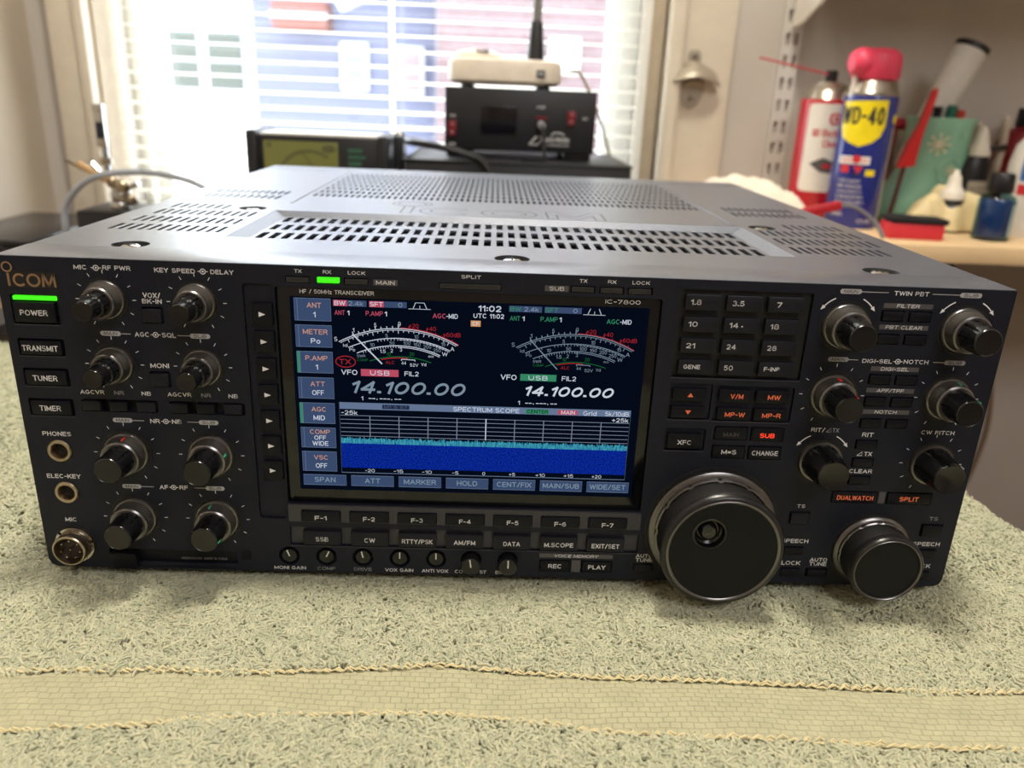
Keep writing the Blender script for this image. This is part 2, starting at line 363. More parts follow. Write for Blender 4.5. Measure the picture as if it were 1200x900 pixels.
# right-hand block
pill('MAIN', 141.3, 143.6, 9.2, ln=(145.8, 157.3)); T('TWIN PBT', 167.2, 143.5, 14.9, 1.9); pill('SUB', 192.6, 143.6, 9.4, ln=(176, 188))
pill('MAIN', 141.3, 113.6, 9, ln=(145.8, 150), dim=True); T('DIGI-SEL', 158.4, 113.3, 13.1, 1.8); enc(167.5, 113.4); T('NOTCH', 175.5, 113.5, 10.9, 1.9)
pill('SUB', 192.6, 113.6, 9.3, ln=(183, 188), dim=True)
pbox('FILTER', 166.9, 138.1, tw=10); pbox('PBT CLEAR', 166.9, 128.7, tw=16); pbox('DIGI-SEL', 166.9, 109.9, tw=12.5); pbox('APF/TPF', 166.9, 99.9, tw=12.2); pbox('NOTCH', 166.9, 89.8, tw=10)
ticks(141.3, 97.2, 13.7); ticks(192.6, 97.2, 13.7); ticks(192.6, 65.3, 13.7)
def curved_arrow(cx, cz, r, a0, a1):
    line(ink, arc(cx, cz, r, a0, a1, 8), .5, M_INK, IY)
    a = math.radians(a1); s = 1 if a1 > a0 else -1
    p = Vector((cx+r*math.cos(a), cz+r*math.sin(a))); d = Vector((-math.sin(a), math.cos(a)))*s; q = Vector((math.cos(a), math.sin(a)))
    flat(ink, [tuple(p+d*2.2), tuple(p+q*.9), tuple(p-q*.9)], M_INK, IY)
for cx, cz in ((141.3, 128.4), (192.6, 128.4), (141.3, 65.3)):
    curved_arrow(cx, cz, 13.4, 116, 140); curved_arrow(cx, cz, 13.4, 64, 40)
T('RIT/', 138.2, 80.3, 6.2, 2); line(ink, [(142, 79.4), (144, 81.3), (144, 79.4), (142, 79.4)], .3, M_INKD, IY); T('TX', 146.2, 80.3, 3, 2, M_INKD)
T('CW PITCH', 192.6, 80.6, 15.1, 1.9)
T('RIT', 161.1, 78.6, 5.2, 2.1); T('TX', 163, 69.2, 3.6, 2); line(ink, [(158, 68.3), (160.2, 70.2), (160.2, 68.3), (158, 68.3)], .3, M_INK, IY); T('CLEAR', 161.3, 60.5, 10.6, 2)
flat(ink, rect(172.2, 175.2, 44.3, 50.3, .2), M_PBOX, IY)
T('TS', 136.9, 41.8, 3.9, 1.8); T('TS', 200.5, 37, 4.2, 1.9, M_INKD)
T('SPEECH', 137, 23.3, 12.8, 2.1); T('LOCK', 137, 11.3, 9, 2.2); T('AUTO', 150, 13.4, 8.3, 2); T('TUNE', 150, 11.1, 8.3, 2)
T('SPEECH', 200, 23.4, 12.9, 2.1); T('LOCK', 200, 11.4, 9, 2.1)
panel = rb(fp, 'front_panel'); rb(TOPSTRIP, 'top_strip', panel, 'grey metallic strip'); rb(TRIMSTRIP, 'trim_strip', panel, 'lighter grey strip around the F buttons')

# ---- maker's plate
lg = MB()
lg.box(-208, -187.8, -.12, .05, 133.3, 140.1, M_DARK)
def logo_strokes(mb, ox, oz, s, m, y, w=.95, ring=1.9):
    line(mb, arc(ox, oz+7.95*s, ring*s, 0, 360, 28), w*.7*s, m, y)
    line(mb, [(ox, oz), (ox, oz+5.4*s)], w*s, m, y)
    line(mb, arc(ox+4.4*s, oz+2.65*s, 2.3*s, 42, 318, 24), w*s, m, y)
    line(mb, arc(ox+10*s, oz+2.65*s, 2.35*s, 0, 360, 28), w*s, m, y)
    line(mb, [(ox+13.7*s, oz), (ox+14.1*s, oz+5.3*s)], w*s, m, y); line(mb, [(ox+14*s, oz+5.3*s), (ox+16.2*s, oz+.4*s)], w*s, m, y)
    line(mb, [(ox+16*s, oz+.4*s), (ox+18.3*s, oz+5.3*s)], w*s, m, y); line(mb, [(ox+18.2*s, oz+5.3*s), (ox+18.6*s, oz)], w*s, m, y)
logo_strokes(lg, -207.2, 133.8, 1, M_GOLD, -.25)
rb(lg, 'logo_plate', label='gold maker emblem in the top corner')

# ---- screen
LW, LG, LB = paint('lcd_white', (215, 222, 235), .85), paint('lcd_grey', (135, 155, 172), .8), paint('lcd_line', (150, 165, 190), .7)
LBG, LBTN, LBR = paint('lcd_navy', (6, 13, 27), .8), paint('lcd_button', (66, 84, 120), .75), paint('lcd_edge', (120, 140, 170), .7)
LOR, LPK, LRD = paint('lcd_orange', (215, 158, 138), .8), paint('lcd_pink', (200, 84, 108), .8), paint('lcd_red', (190, 45, 55), .7)
LGN, LGD = paint('lcd_green', (60, 150, 110), .75), paint('lcd_darkgreen', (30, 120, 60), .7)
LSK = paint('lcd_amber', (225, 160, 110), .8)
LDM = paint('lcd_dim', (40, 52, 80), .7); LBK = paint('lcd_black', (5, 10, 16), .6)
def noise_lcd(name, a, b, sx, sy):
    m = mat(name, a, emit=.8, spec=0); n = m.node_tree.nodes; l = m.node_tree.links
    nz = next(x for x in n if x.type == 'TEX_NOISE'); rp = next(x for x in n if x.type == 'VALTORGB')
    mp = n.new('ShaderNodeMapping'); mp.inputs['Scale'].default_value = (sx, 1, sy)
    tc = next(x for x in n if x.type == 'TEX_COORD')
    l.new(tc.outputs['Object'], mp.inputs[0]); l.new(mp.outputs[0], nz.inputs['Vector']); nz.inputs['Scale'].default_value = 1; nz.inputs['Detail'].default_value = 2
    rp.color_ramp.elements[0].color = (*lin(a), 1); rp.color_ramp.elements[1].color = (*lin(b), 1)
    return m
LBLUE = noise_lcd('lcd_waterfall', (4, 18, 96), (16, 56, 190), 1500, 1500)
LCYAN = noise_lcd('lcd_trace', (20, 90, 150), (80, 190, 200), 1200, 250)
sc = MB()
sc.box(-99.2, 62.4, 1.2, 4, 36.8, 137.2, M_GLASS, .3)
flat(sc, rect(-93.6, 57.6, 43.4, 133.1), LBG, 1.1)
S1, S2, S3 = 1.06, 1.02, .98
def st(s, x0, x1, z0, z1, m, bold=.015, shear=0, y=S3, space=1): text(sc, s, (x0+x1)/2, (z0+z1)/2, x1-x0, z1-z0, m, y, bold, shear, None, space)
def sr(x0, x1, z0, z1, m, y=S1): flat(sc, rect(x0, x1, z0, z1), m, y)
def sframe(x0, x1, z0, z1, m, w=.25, y=S2): line(sc, [(x0, z0), (x1, z0), (x1, z1), (x0, z1)], w, m, y, True)
for z1, a, aw, b, green in ((132.5, 'ANT', 6, '1', 0), (120.9, 'METER', 10.4, 'Po', 0), (109.2, 'P.AMP', 9.4, '1', 1), (97.4, 'ATT', 6.2, 'OFF', 0), (85.6, 'AGC', 6.4, 'MID', 1), (73.9, 'COMP', 8.8, '', 0), (62.3, 'VSC', 6.3, 'OFF', 0)):
    sr(-91.9, -76.7, z1-9.6, z1, LBTN); sframe(-91.9, -76.7, z1-9.6, z1, LBR, .2)
    sr(-91.8, -90.7, z1-9.5, z1-.1, LGN if green else LBTN, S2); line(sc, [(-90.6, z1-9.6), (-90.6, z1)], .2, LBR, S3)
    cx = -83.6
    if a != 'COMP': st(a, cx-aw/2, cx+aw/2, z1-4.0, z1-1.8, LOR)
    if a == 'COMP':
        st('COMP', cx-4.4, cx+4.4, z1-3.1, z1-.9, LOR); st('OFF', cx-2.6, cx+2.6, z1-5.9, z1-3.8, LW); st('WIDE', cx-3.5, cx+3.5, z1-8.7, z1-6.5, LW)
    else:
        bw = {'1': 1.1, 'Po': 4, 'OFF': 5.1, 'MID': 5}[b]; st(b, cx-bw/2, cx+bw/2, z1-8.1, z1-5.8, LW)
for k, (s, w) in enumerate((('SPAN', 9.4), ('ATT', 6.9), ('MARKER', 14.6), ('HOLD', 9.3), ('CENT/FIX', 15.7), ('MAIN/SUB', 16.6), ('WIDE/SET', 16.5))):
    cx = -82.3+21.45*k
    sr(cx-9.6, cx+9.6, 45.7, 50.8, LBTN); sframe(cx-9.6, cx+9.6, 45.7, 50.8, LBR, .2); st(s, cx-w/2, cx+w/2, 47.1, 49.6, LG, .02)
def receiver(dx, dx2, c1, ct, main):
    # dx shifts the meter, dx2 the status line
    sr(-75.6+dx2, -69.8+dx2, 129.6, 132.2, c1); sr(-69.8+dx2, -61.7+dx2, 129.6, 132.2, LBTN)
    sr(-60.6+dx2, -54.5+dx2, 129.6, 132.2, c1); sr(-54.5+dx2, -44.9+dx2, 129.6, 132.2, LBTN)
    tw = LW if main else ct
    st('BW', -75.1+dx2, -70.5+dx2, 129.9, 131.9, tw); st('2.4k', -69.2+dx2, -63.1+dx2, 129.9, 131.9, LG)
    st('SFT', -60.3+dx2, -54.8+dx2, 129.9, 131.9, tw); st('0', -48.5+dx2, -46.7+dx2, 129.9, 131.9, LG)
    line(sc, [(-44.2+dx2, 129.4), (-34.8+dx2, 129.4)], .2, LW, S3); line(sc, [(-42.2+dx2, 129.6), (-41.2+dx2, 132.1)], .25, LW, S3); line(sc, [(-36.5+dx2, 129.6), (-37.6+dx2, 132.1)], .25, LW, S3)
    if main: line(sc, [(-41.2+dx2, 132.1), (-37.6+dx2, 132.1)], .2, LW, S3)
    line(sc, [(-39.4+dx2, 129.6), (-39.4+dx2, 130.9)], .2, LW, S3)
    st('ANT', -75.1+dx2, -70.8+dx2, 125.8, 127.8, ct); st('1', -69.9+dx2, -68.8+dx2, 125.8, 127.8, LW, .03)
    st('P.AMP', -62.1+dx2, -54.9+dx2, 125.8, 127.9, ct); st('1', -54.2+dx2, -53.1+dx2, 125.8, 127.9, LW, .03)
    st('AGC', -34+dx2, -28.4+dx2, 125.7, 127.8, ct); st('-MID', -28.3+dx2, -23.4+dx2, 125.7, 127.8, LW, .02)
    L = LW if main else LG; R = LRD; lw = .34 if main else .28
    cs = -48.5+dx
    line(sc, arc(cs, 69.2, 51.4, 119.5, 60.5, 40), lw, L, S2)
    line(sc, arc(cs, 69.2, 50.7, 119, 61, 40), lw*.7, L, S2)
    line(sc, arc(cs, 69.2, 51.75, 89, 60.3, 24), lw*1.2, R, S3)
    for i, a in enumerate(np.linspace(111.5, 90, 9)):
        r2 = 53.2 if i in (0, 4, 8) else 52.5
        a = math.radians(a); line(sc, [(cs+51.4*math.cos(a), 69.2+51.4*math.sin(a)), (cs+r2*math.cos(a), 69.2+r2*math.sin(a))], .3, L, S3)
    for i, a in enumerate(np.linspace(85, 64, 6)):
        a = math.radians(a); line(sc, [(cs+51.7*math.cos(a), 69.2+51.7*math.sin(a)), (cs+(53 if i % 2 == 0 else 52.5)*math.cos(a), 69.2+(53 if i % 2 == 0 else 52.5)*math.sin(a))], .35, R, S3)
    for i in range(21):
        a = math.radians(115-2.5*i); r2 = 49.2 if i % 5 == 0 else 49.8; line(sc, [(cs+50.7*math.cos(a), 69.2+50.7*math.sin(a)), (cs+r2*math.cos(a), 69.2+r2*math.sin(a))], .25, L, S3)
    c2 = -48.3+dx
    line(sc, arc(c2, 65.3, 51, 115, 64.7, 36), lw, L, S2); line(sc, arc(c2, 65.3, 50.4, 90, 64.7, 20), lw*.6, L, S2)
    for i in range(30):
        a = math.radians(113-1.6*i)
        if i > 8 or i % 4 == 0: line(sc, [(c2+51*math.cos(a), 65.3+51*math.sin(a)), (c2+50*math.cos(a), 65.3+50*math.sin(a))], .2, L, S3)
    c3 = -48.5+dx
    line(sc, arc(c3, 70.4, 42.6, 114.7, 65.3, 30), lw, L, S2); line(sc, arc(c3, 70.4, 41.9, 90, 65.3, 20), lw*.8, L, S2)
    for i in range(16):
        a = math.radians(111-1.5*i); line(sc, [(c3+42.6*math.cos(a), 70.4+42.6*math.sin(a)), (c3+41.6*math.cos(a), 70.4+41.6*math.sin(a))], .2, L, S3)
    line(sc, arc(-47.7+dx, 70.6, 37.5, 110.5, 69.5, 24), lw, LGD, S2); line(sc, arc(-47.7+dx, 70.6, 36.9, 103, 85, 12), lw*1.3, R, S3)
    line(sc, [(-47.3+dx, 107), (-41.5+dx, 106.8)], .3, L, S3); line(sc, [(-47.3+dx, 107), (-47.3+dx, 106.3)], .3, L, S3); line(sc, [(-41.5+dx, 106.8), (-41.5+dx, 106.2)], .3, L, S3)
    for s, x0, x1, z0, z1, m in (('S', -75.7, -74.4, 114.2, 116.1, L), ('1', -67.8, -67.1, 118.4, 120.2, L), ('5', -58.7, -57.7, 120.9, 122.7, L), ('9', -48.6, -47.5, 121.6, 123.6, L), ('+20', -44, -39.9, 121.1, 122.9, R), ('+40', -36.7, -32.6, 120, 121.9, R), ('+60dB', -29.6, -22.1, 117.6, 119.5, R),
      ('A', -26.3, -24.7, 111.4, 113.2, L), ('W', -29.9, -27.5, 109, 110.8, L), ('Id', -72, -70.2, 111.8, 113.2, L), ('Po', -69.4, -67, 109.9, 111.3, L), ('SWR', -66.3, -62.7, 107.3, 108.5, LG), ('COMP', -66.2, -61.6, 105.6, 106.7, LGD),
      ('10', -60.5, -58.7, 112.2, 113.8, LG), ('50', -52.3, -50.2, 113.4, 114.8, LG), ('100', -46.4, -43.4, 113.4, 115, LG), ('150', -42, -39.1, 112.9, 114.4, LG), ('200', -37.9, -34.6, 112.1, 113.7, LG), ('250', -33.7, -30.4, 110.7, 112.3, LG),
      ('5', -54, -53, 116.5, 118.1, LG), ('10', -41.7, -40, 116.3, 118, LG), ('15', -30.3, -28.5, 113.5, 115.1, LG), ('1.5', -56.4, -54, 109.5, 111.1, L), ('2', -51.9, -50.9, 109.9, 111.5, L), ('3', -48, -47, 110.5, 112, L), ('oo', -35.8, -33.5, 108.2, 109.3, L),
      ('10', -53.6, -51.9, 108.4, 109.9, LGD), ('20', -43.9, -41.8, 108.6, 110.2, LGD), ('ALC', -54.1, -50.2, 104.7, 106.1, R), ('44', -47.3, -45.3, 104.6, 106, L), ('52V', -43.7, -40.1, 103.8, 105.2, L), ('Vd', -38.8, -36.7, 104.2, 105.6, L)):
        st(s, x0+dx, x1+dx, z0, z1, m, .0 if main else -.004)
    line(sc, [(-67.9+dx, 117.6), (-55.6+dx, 104.6)], .55 if main else .4, L, S3-.05)
receiver(0, 0, LPK, LPK, True); receiver(75.5, 73.7, LBTN, LGN, False)
line(sc, [(-71.2+4.2*math.cos(a), 105.1+2.5*math.sin(a)) for a in np.linspace(0, 2*PI, 30)], .4, LRD, S3); st('TX', -74, -69, 103.9, 106.3, LRD, .02)
st('VFO', -73.2, -66.3, 99.2, 101.5, LW, .02); sr(-64.8, -48.6, 98.8, 102, LPK); st('USB', -60.8, -52.5, 99.3, 101.5, LW, .01, 0, S3, 1.5); st('FIL2', -46, -39.9, 99.4, 101.5, LW)
st('VFO', -4.4, 2.5, 99.1, 101.5, LW, .02); sr(4.1, 19.8, 98.9, 102, LGN); st('USB', 7.7, 16, 99.3, 101.4, LW, .01, 0, S3, 1.5); st('FIL2', 22.2, 28.4, 99.4, 101.5, LW)
st('14.100.00', -69.9, -18.8, 90.8, 96.6, LG, .04, .3, S3, 1.05); st('14.100.00', 5.7, 46, 92, 96.6, LW, .045, .3, S3, 1.05)
st('1', -65, -64, 87.5, 89.4, LW); st('1', 3.5, 4.5, 87.6, 89.5, LW)
for x0, x1 in ((-61.9, -47.4), (6.6, 20.9)):
    for i in range(9):
        x = x0+(x1-x0)*i/9; w = (x1-x0)/9
        if i in (2, 6): sr(x+.4, x+.8, 88, 88.4, LW, S3)
        else: sr(x+.15, x+w-.15, 88.3, 88.65, LW, S3)
st('11:02', -14.8, -5.2, 129.3, 131.9, LW, .03); st('UTC 11:02', -16.8, -3.9, 126.4, 128.4, LW, .02); sr(-17.9, -13.7, 122.6, 125.2, LSK); st('CF', -17.2, -14.4, 123, 124.8, LW)
# spectrum scope
sframe(-74.6, 53.8, 52.3, 86.2, LBR, .3); sr(-74.5, 53.7, 83.2, 86.1, paint('lcd_header', (112, 132, 165), .75)); sr(-55.9, -44, 83.7, 85.7, LDM, S2)
st('M1 S 57', -55, -45, 84, 85.4, paint('lcd_header2', (90, 108, 140), .7), .01, 0)
st('SPECTRUM SCOPE', -24.8, 4.4, 83.6, 85.7, LW, .01); sr(7.2, 17.5, 83.5, 85.7, LGN, S2); st('CENTER', 7.8, 17, 83.7, 85.5, LBK); sr(21.4, 30.2, 83.5, 85.7, LPK, S2); st('MAIN', 22.9, 29, 83.7, 85.5, LW)
st('Grid', 32.7, 38.6, 83.4, 85.6, LW, .005); st('5k/10dB', 42.4, 52.9, 83.5, 85.6, LW, .005)
st('-25k', -73.8, -66.8, 80.6, 82.5, LW); st('+25k', 45.7, 53, 80.6, 82.6, LW)
for z in (78.3, 76.3, 74.3, 72.3, 70.4, 80.2): line(sc, [(-74.3, z), (53.5, z)], .22, LB, S2)
for k in range(-4, 5): line(sc, [(-10.2+12.8*k, 70), (-10.2+12.8*k, 80.4)], .3 if k else .42, LB if k else LW, S3)
sr(-74.4, 53.6, 54.7, 66.8, LBLUE)
x = -74.4
while x < 53.5:
    w = random.uniform(.25, .6); h = 69.3+random.gauss(0, .35); sr(x, min(53.6, x+w), 66.8, h, LCYAN, S3); x += w
for k, s in enumerate(('-20', '-15', '-10', '-5', '0', '+5', '+10', '+15', '+20')):
    cx = -61.9+12.85*k; w = {2: 2.8, 1: 1.3, 3: 4.3}[len(s)]; st(s, cx-w/2, cx+w/2, 52.7, 54.3, LW, .0)
sl = MB()
T0 = ink; ink = sl
T('HF / 50MHz TRANSCEIVER', -73.9, 135.4, 30.8, 1.7, M_INK, .01, 1.1); text(sl, 'IC-7800', 45.9, 135.4, 14.9, 1.7, M_INK, 1.1, .01)
ink = T0
screen = rb(sc, 'display_screen', label='lit navy screen with two meters, 14.100.00 readouts and blue waterfall')
rb(sl, 'bezel_lettering', screen)

# ---- buttons
def button(x0, x1, z0, z1, d0, d1, m, legend=(), bev=.45, label=None, marks=()):
    b = MB(); cx, cz = (x0+x1)/2, (z0+z1)/2
    b.box(x0-cx, x1-cx, -d1, -d0, z0-cz, z1-cz, m, bev)
    for s, tx, tz, w, h, lm in legend: text(b, s, tx-cx, tz-cz, w, h, lm, -d1-.06, .03)
    for pts, lm in marks: flat(b, [(x-cx, z-cz) for x, z in pts], lm, -d1-.06)
    return rb(b, 'push_button', label=label, loc=(cx, 0, cz))
lab = lambda s: 'button lettered '+s
o = button(-207, -190, 118.6, 127.4, -1.5, 1.2, M_BTNB, [('POWER', -198.8, 122.9, 11.2, 2.4, M_INK)], label='POWER button under a green light bar')
for s, z0, z1, w in (('TRANSMIT', 104.4, 110.6, 14.9), ('TUNER', 90.8, 97.4, 10.3), ('TIMER', 77, 83.6, 9.1)):
    button(-207, -190, z0, z1, -3.5, .9, M_BTNB, [(s, -198.9, (z0+z1)/2-.1, w, 2.5, M_INK)], label=lab(s))
b = MB(); b.box(-8.9, 8.9, -.7, 1, -.85, .85, M_GREEN, .2); rb(b, 'power_lamp', label='green light bar', loc=(-197.8, 0, 129))
button(-154.4, -146.6, 120.2, 126, -3, 1.4, M_BTN); button(-154.4, -146.6, 91.9, 97.6, -3, 1.4, M_BTN)
for dx in (0, 37.3):
    for i, x in enumerate((-185, -173.5, -161.7)): button(x+dx, x+dx+7.8, 79.6, 84, -3, 1, M_BTN if i != 1 else M_BTNB)
for z in (125.3, 113.3, 101.2, 89.2, 77.1, 65, 52.9):
    button(-109.1, -100.7, z-4.7, z+4.7, -1.4, .6, M_BTNB, marks=[([(-106.4, z+1.1), (-106.4, z-1.1), (-103.6, z)], M_INK)])
for k in range(7):
    cx = -84.4+21.98*k
    button(cx-8.8, cx+8.8, 28.2, 33.6, -3, 2.2, M_BTNB, [('F-%d' % (k+1), cx, 30.3, 5.4, 2.2, M_INK)], label=lab('F-%d' % (k+1)))
    s, w = (('SSB', 5.9), ('CW', 5), ('RTTY/PSK', 14.2), ('AM/FM', 10), ('DATA', 7.8), ('M.SCOPE', 13.6), ('EXIT/SET', 13))[k]
    button(cx-8.8, cx+8.8, 15.6, 22.9, -1.4, 1.6, M_BTN, [(s, cx, 18.8, w, 2.3, M_INK)], label=lab(s))
KX = (71.9, 89.4, 106.9)
KT = (('1.8', '3.5', '7'), ('10', '14', '18'), ('21', '24', '28'), ('GENE', '50', 'F-INP'))
KW = {'1.8': 4.4, '3.5': 5.1, '7': 2.2, '10': 3.9, '14': 3.8, '18': 3.7, '21': 3.9, '24': 4, '28': 4.1, 'GENE': 7.2, '50': 4, 'F-INP': 6.9}
for r, row in enumerate(KT):
    z1 = 140.2-9.52*r
    for c, s in enumerate(row):
        w = KW[s]; h = 1.9 if len(s) > 3 else 2.3
        button(KX[c], KX[c]+15, z1-6.6, z1, -1.4, 1.2, M_BTN, [(s, KX[c]+2.2+w/2+(1.4 if s == '7' else 0), z1-3.2, w, h, M_INK)], label='keypad button lettered '+s, marks=[(circ(KX[c]+7.6, z1-3.6, .35, 10), M_INK)] if s == '14' else ())
tri = lambda cx, cz, s: [(cx-1.3, cz-.9*s), (cx+1.3, cz-.9*s), (cx, cz+1*s)]
button(71, 85.9, 92.6, 98.2, -1, .9, M_BTNB, marks=[(tri(78.8, 95.3, 1), M_ORANGE)], label='button with orange up arrow')
button(71, 85.9, 84.3, 89.9, -1, .9, M_BTNB, marks=[(tri(78.6, 87.2, -1), M_ORANGE)], label='button with orange down arrow')
for s, x, z, w in (('V/M', 91.4, 92.6, 5.6), ('MW', 107.9, 92.6, 5.6), ('MP-W', 91.6, 84, 8.9), ('MP-R', 107.9, 84, 8.3)):
    button(x, x+14.8, z, z+5.8, -1, .9, M_BTNB, [(s, x+7.9, z+2.7, w, 2.2, M_ORANGE)], label='orange lettered button '+s)
button(71, 86.3, 69.6, 77, -1, 1.2, M_BTNB, [('XFC', 78.6, 72.8, 6.2, 2.2, M_INK)], label=lab('XFC'))
button(92, 106.4, 74.4, 80.4, -3.5, .7, M_BTNB, [('MAIN', 99.2, 77, 7, 2, M_PBOX)], label='unlit MAIN button')
button(108.4, 122.8, 74.4, 80.4, -3.5, .7, M_BTNB, [('SUB', 115.5, 77, 6.6, 2.2, M_RED)], label='button with glowing red lettering SUB')
button(92, 106.4, 65.3, 71.3, -3.5, .7, M_BTNB, [('M=S', 99.3, 68.5, 6.8, 2.2, M_INK)], label=lab('M=S'))
button(108.4, 122.8, 65.3, 71.3, -3.5, .7, M_BTNB, [('CHANGE', 115.7, 68.4, 11.8, 2.3, M_INK)], label=lab('CHANGE'))
small = None
for z in (131.2, 121, 102.6, 92.3, 81.9):
    for x in (156.5, 168.2):
        if small is None: small = button(x, x+9.2, z+.4, z+4.4, -3, .8, M_BTNB)
        else: dup(small, radio, ((x+4.6)*MM, 0, (z+2.4)*MM))
for z in (71.5, 62.6, 53.7): dup(small, radio, (161.2*MM, 0, (z+2.35)*MM))
for x, z in ((137.1, 18), (137.2, 6.4), (150, 6.4), (200.5, 18.4), (200.3, 6.4)): dup(small, radio, (x*MM, 0, z*MM))
button(62.2, 70.8, 5.3, 8.7, -3, .9, M_BTN)
button(132.7, 141.3, 33, 38.5, -3, 1.2, M_BTN); button(195.9, 205.3, 28.1, 33.7, -3, 1.2, M_BTNB)
button(150.4, 171.2, 44.5, 50, -3.5, .6, M_BTNB, [('DUALWATCH', 161, 47.1, 16.9, 2.3, M_ORANGE)], label='orange lettered button DUALWATCH')
button(176.2, 196.8, 44.5, 50, -3.5, .6, M_BTNB, [('SPLIT', 186.3, 47.1, 9, 2.3, M_ORANGE)], label='orange lettered button SPLIT')
button(17.4, 31.4, 3.8, 9.5, -3.5, .6, M_BTNB, [('REC', 24.5, 6.7, 6.4, 2.3, M_INK)], label=lab('REC'))
button(37.4, 51.3, 3.8, 9.5, -3.5, .6, M_BTNB, [('PLAY', 44.4, 6.6, 8.2, 2.3, M_INK)], label=lab('PLAY'))

# ---- indicator lamps
lampm = mat('lamp_unlit', (38, 38, 40), rough=.35)
l0 = MB(); l0.box(-4.7, 4.7, -.1, 2, -1.15, 1.15, lampm, .2)
lamp = rb(l0, 'indicator_lamp', loc=(-89.6, 0, 140.4))
for x in (-65.5, 28.5, 40.6, 52.5): dup(lamp, radio, (x*MM, 0, .1404))
l1 = MB(); l1.box(-4.5, 4.5, -.2, 2, -1.1, 1.1, M_GREEN, .2); rb(l1, 'indicator_lamp', label='lit green receive lamp', loc=(-77.1, 0, 140.6))
l2 = MB(); l2.box(-12.7, 12.7, -.1, 2, -1.1, 1.1, lampm, .2); rb(l2, 'indicator_lamp', label='long unlit split lamp', loc=(-18.4, 0, 140))

# ---- rotary knobs
def knurled(r0, r1, d0, d1, rows, seg, amp):
    return [(r0+(r1-r0)*i/rows, d0+(d1-d0)*i/rows) for i in range(rows+1)], (lambda i, k, a: 1+(amp/r0 if (i+k) % 2 else -amp/r0))
def outer_ring(s, seg=72):
    b = MB()
    b.lathe([(9.4*s, -.2), (9.3*s, .15), (8.2*s, .15)], M_DARK, 40, axis='y', cap0=False)
    b.lathe([(8.3*s, .1), (8.3*s, 1.0), (7.9*s, 1.7), (7.3*s, 1.9)], M_RING, 40, axis='y', cap0=False, cap1=False)
    p, fn = knurled(7.35*s, 6.9*s, 1.8, 6.6, 7, seg, .13); b.lathe(p, M_KNURL, seg, axis='y', rfun=fn, cap0=False, cap1=False)
    b.lathe([(6.95*s, 6.5), (7.05*s, 7), (6.9*s, 7.7), (6.3*s, 8.3), (5.4*s, 8.2), (5.2*s, 7.2)], M_RING, 40, axis='y', cap0=False)
    return b
def inner_knob(rc, rt, d0, d1, flutes=8):
    b = MB(); seg = 64
    def fn(i, k, a):
        return 1-(.09*max(0, math.cos(a*flutes))**6 if i < 3 else 0)
    mid = d0+(d1-d0)*.42
    b.lathe([(rc, d0-1), (rc, mid-.6), (rc*.97, mid), (rt*1.08, mid+.4)], M_KNOB, seg, axis='y', rfun=fn, cap0=False, cap1=False)
    def f2(i, k, a): return 1-(.05*max(0, math.cos(a*flutes))**6 if i < 3 else 0)
    b.lathe([(rt*1.09, mid+.3), (rt*1.06, (mid+d1)/2), (rt*1.02, d1-1.1), (rt, d1-.5), (rt*.93, d1)], M_KNOB, seg, axis='y', rfun=f2, cap0=False, cap1=False)
    b.lathe([(rt*.93, d1), (rt*.9, d1-.15), (.01, d1-.25)], M_KNOB, seg, axis='y', cap0=False, cap1=False)
    return b
def pointer(cx_r, ang, d0, d1, m, w=.5):
    b = MB(); a = math.radians(ang); R = Matrix.Rotation(-a, 4, 'Y')
    b.box(cx_r-.35, cx_r+.12, -d1, -d0, -w/2, w/2, m, M=R); return b
P_RED, P_GRN, P_WHT = paint('pointer_red', (225, 50, 45)), paint('pointer_green', (60, 190, 150)), paint('pointer_white', (210, 210, 210))
kS = rb(outer_ring(1), 'rotary_knob', loc=(XL, 0, 129.35)); rb(inner_knob(5.3, 4.15, 8.2, 20), 'inner_knob', kS)
kL = rb(outer_ring(1.2), 'rotary_knob', loc=(XL, 0, 59.6)); rb(inner_knob(6.5, 5.9, 8.2, 19.2), 'inner_knob', kL)
marks = []
for x, z in ((XR, 129.35), (XL, 101.05), (XR, 101.05)): dup(kS, radio, (x*MM, 0, z*MM))
KK = {}
for n, x, z in (('nrs', XR, 59.6), ('afm', XL, 27.35), ('afs', XR, 27.35), ('pm', 141.3, 128.4), ('ps', 192.6, 128.4), ('dm', 141.3, 97.2), ('ds', 192.6, 97.2)):
    KK[n] = dup(kL, radio, (x*MM, 0, z*MM))
KK['nrm'] = kL
rb(pointer(8.6, 82, 2.2, 6, P_RED, .8), 'pointer_mark', kL, 'red mark'); rb(pointer(8.5, 20, 5, 7.6, P_GRN, .8), 'pointer_mark', KK['nrs'], 'green mark')
rb(pointer(6.2, -15, 12.6, 18.5, P_GRN), 'pointer_mark', KK['afs'], 'green mark'); rb(pointer(8.6, 100, 2.2, 6, P_GRN, .7), 'pointer_mark', KK['afs'], 'green mark')
rb(pointer(6.25, 62, 12.6, 18.6, P_RED, .6), 'pointer_mark', KK['dm'], 'red mark'); rb(pointer(8.6, 88, 2.4, 6, P_RED, 1.4), 'pointer_mark', KK['dm'], 'red mark')
rb(pointer(6.25, 55, 12.6, 18.6, P_GRN, .6), 'pointer_mark', KK['ds'], 'green mark'); rb(pointer(8.6, 80, 2.4, 6, P_GRN, .7), 'pointer_mark', KK['ds'], 'green mark')
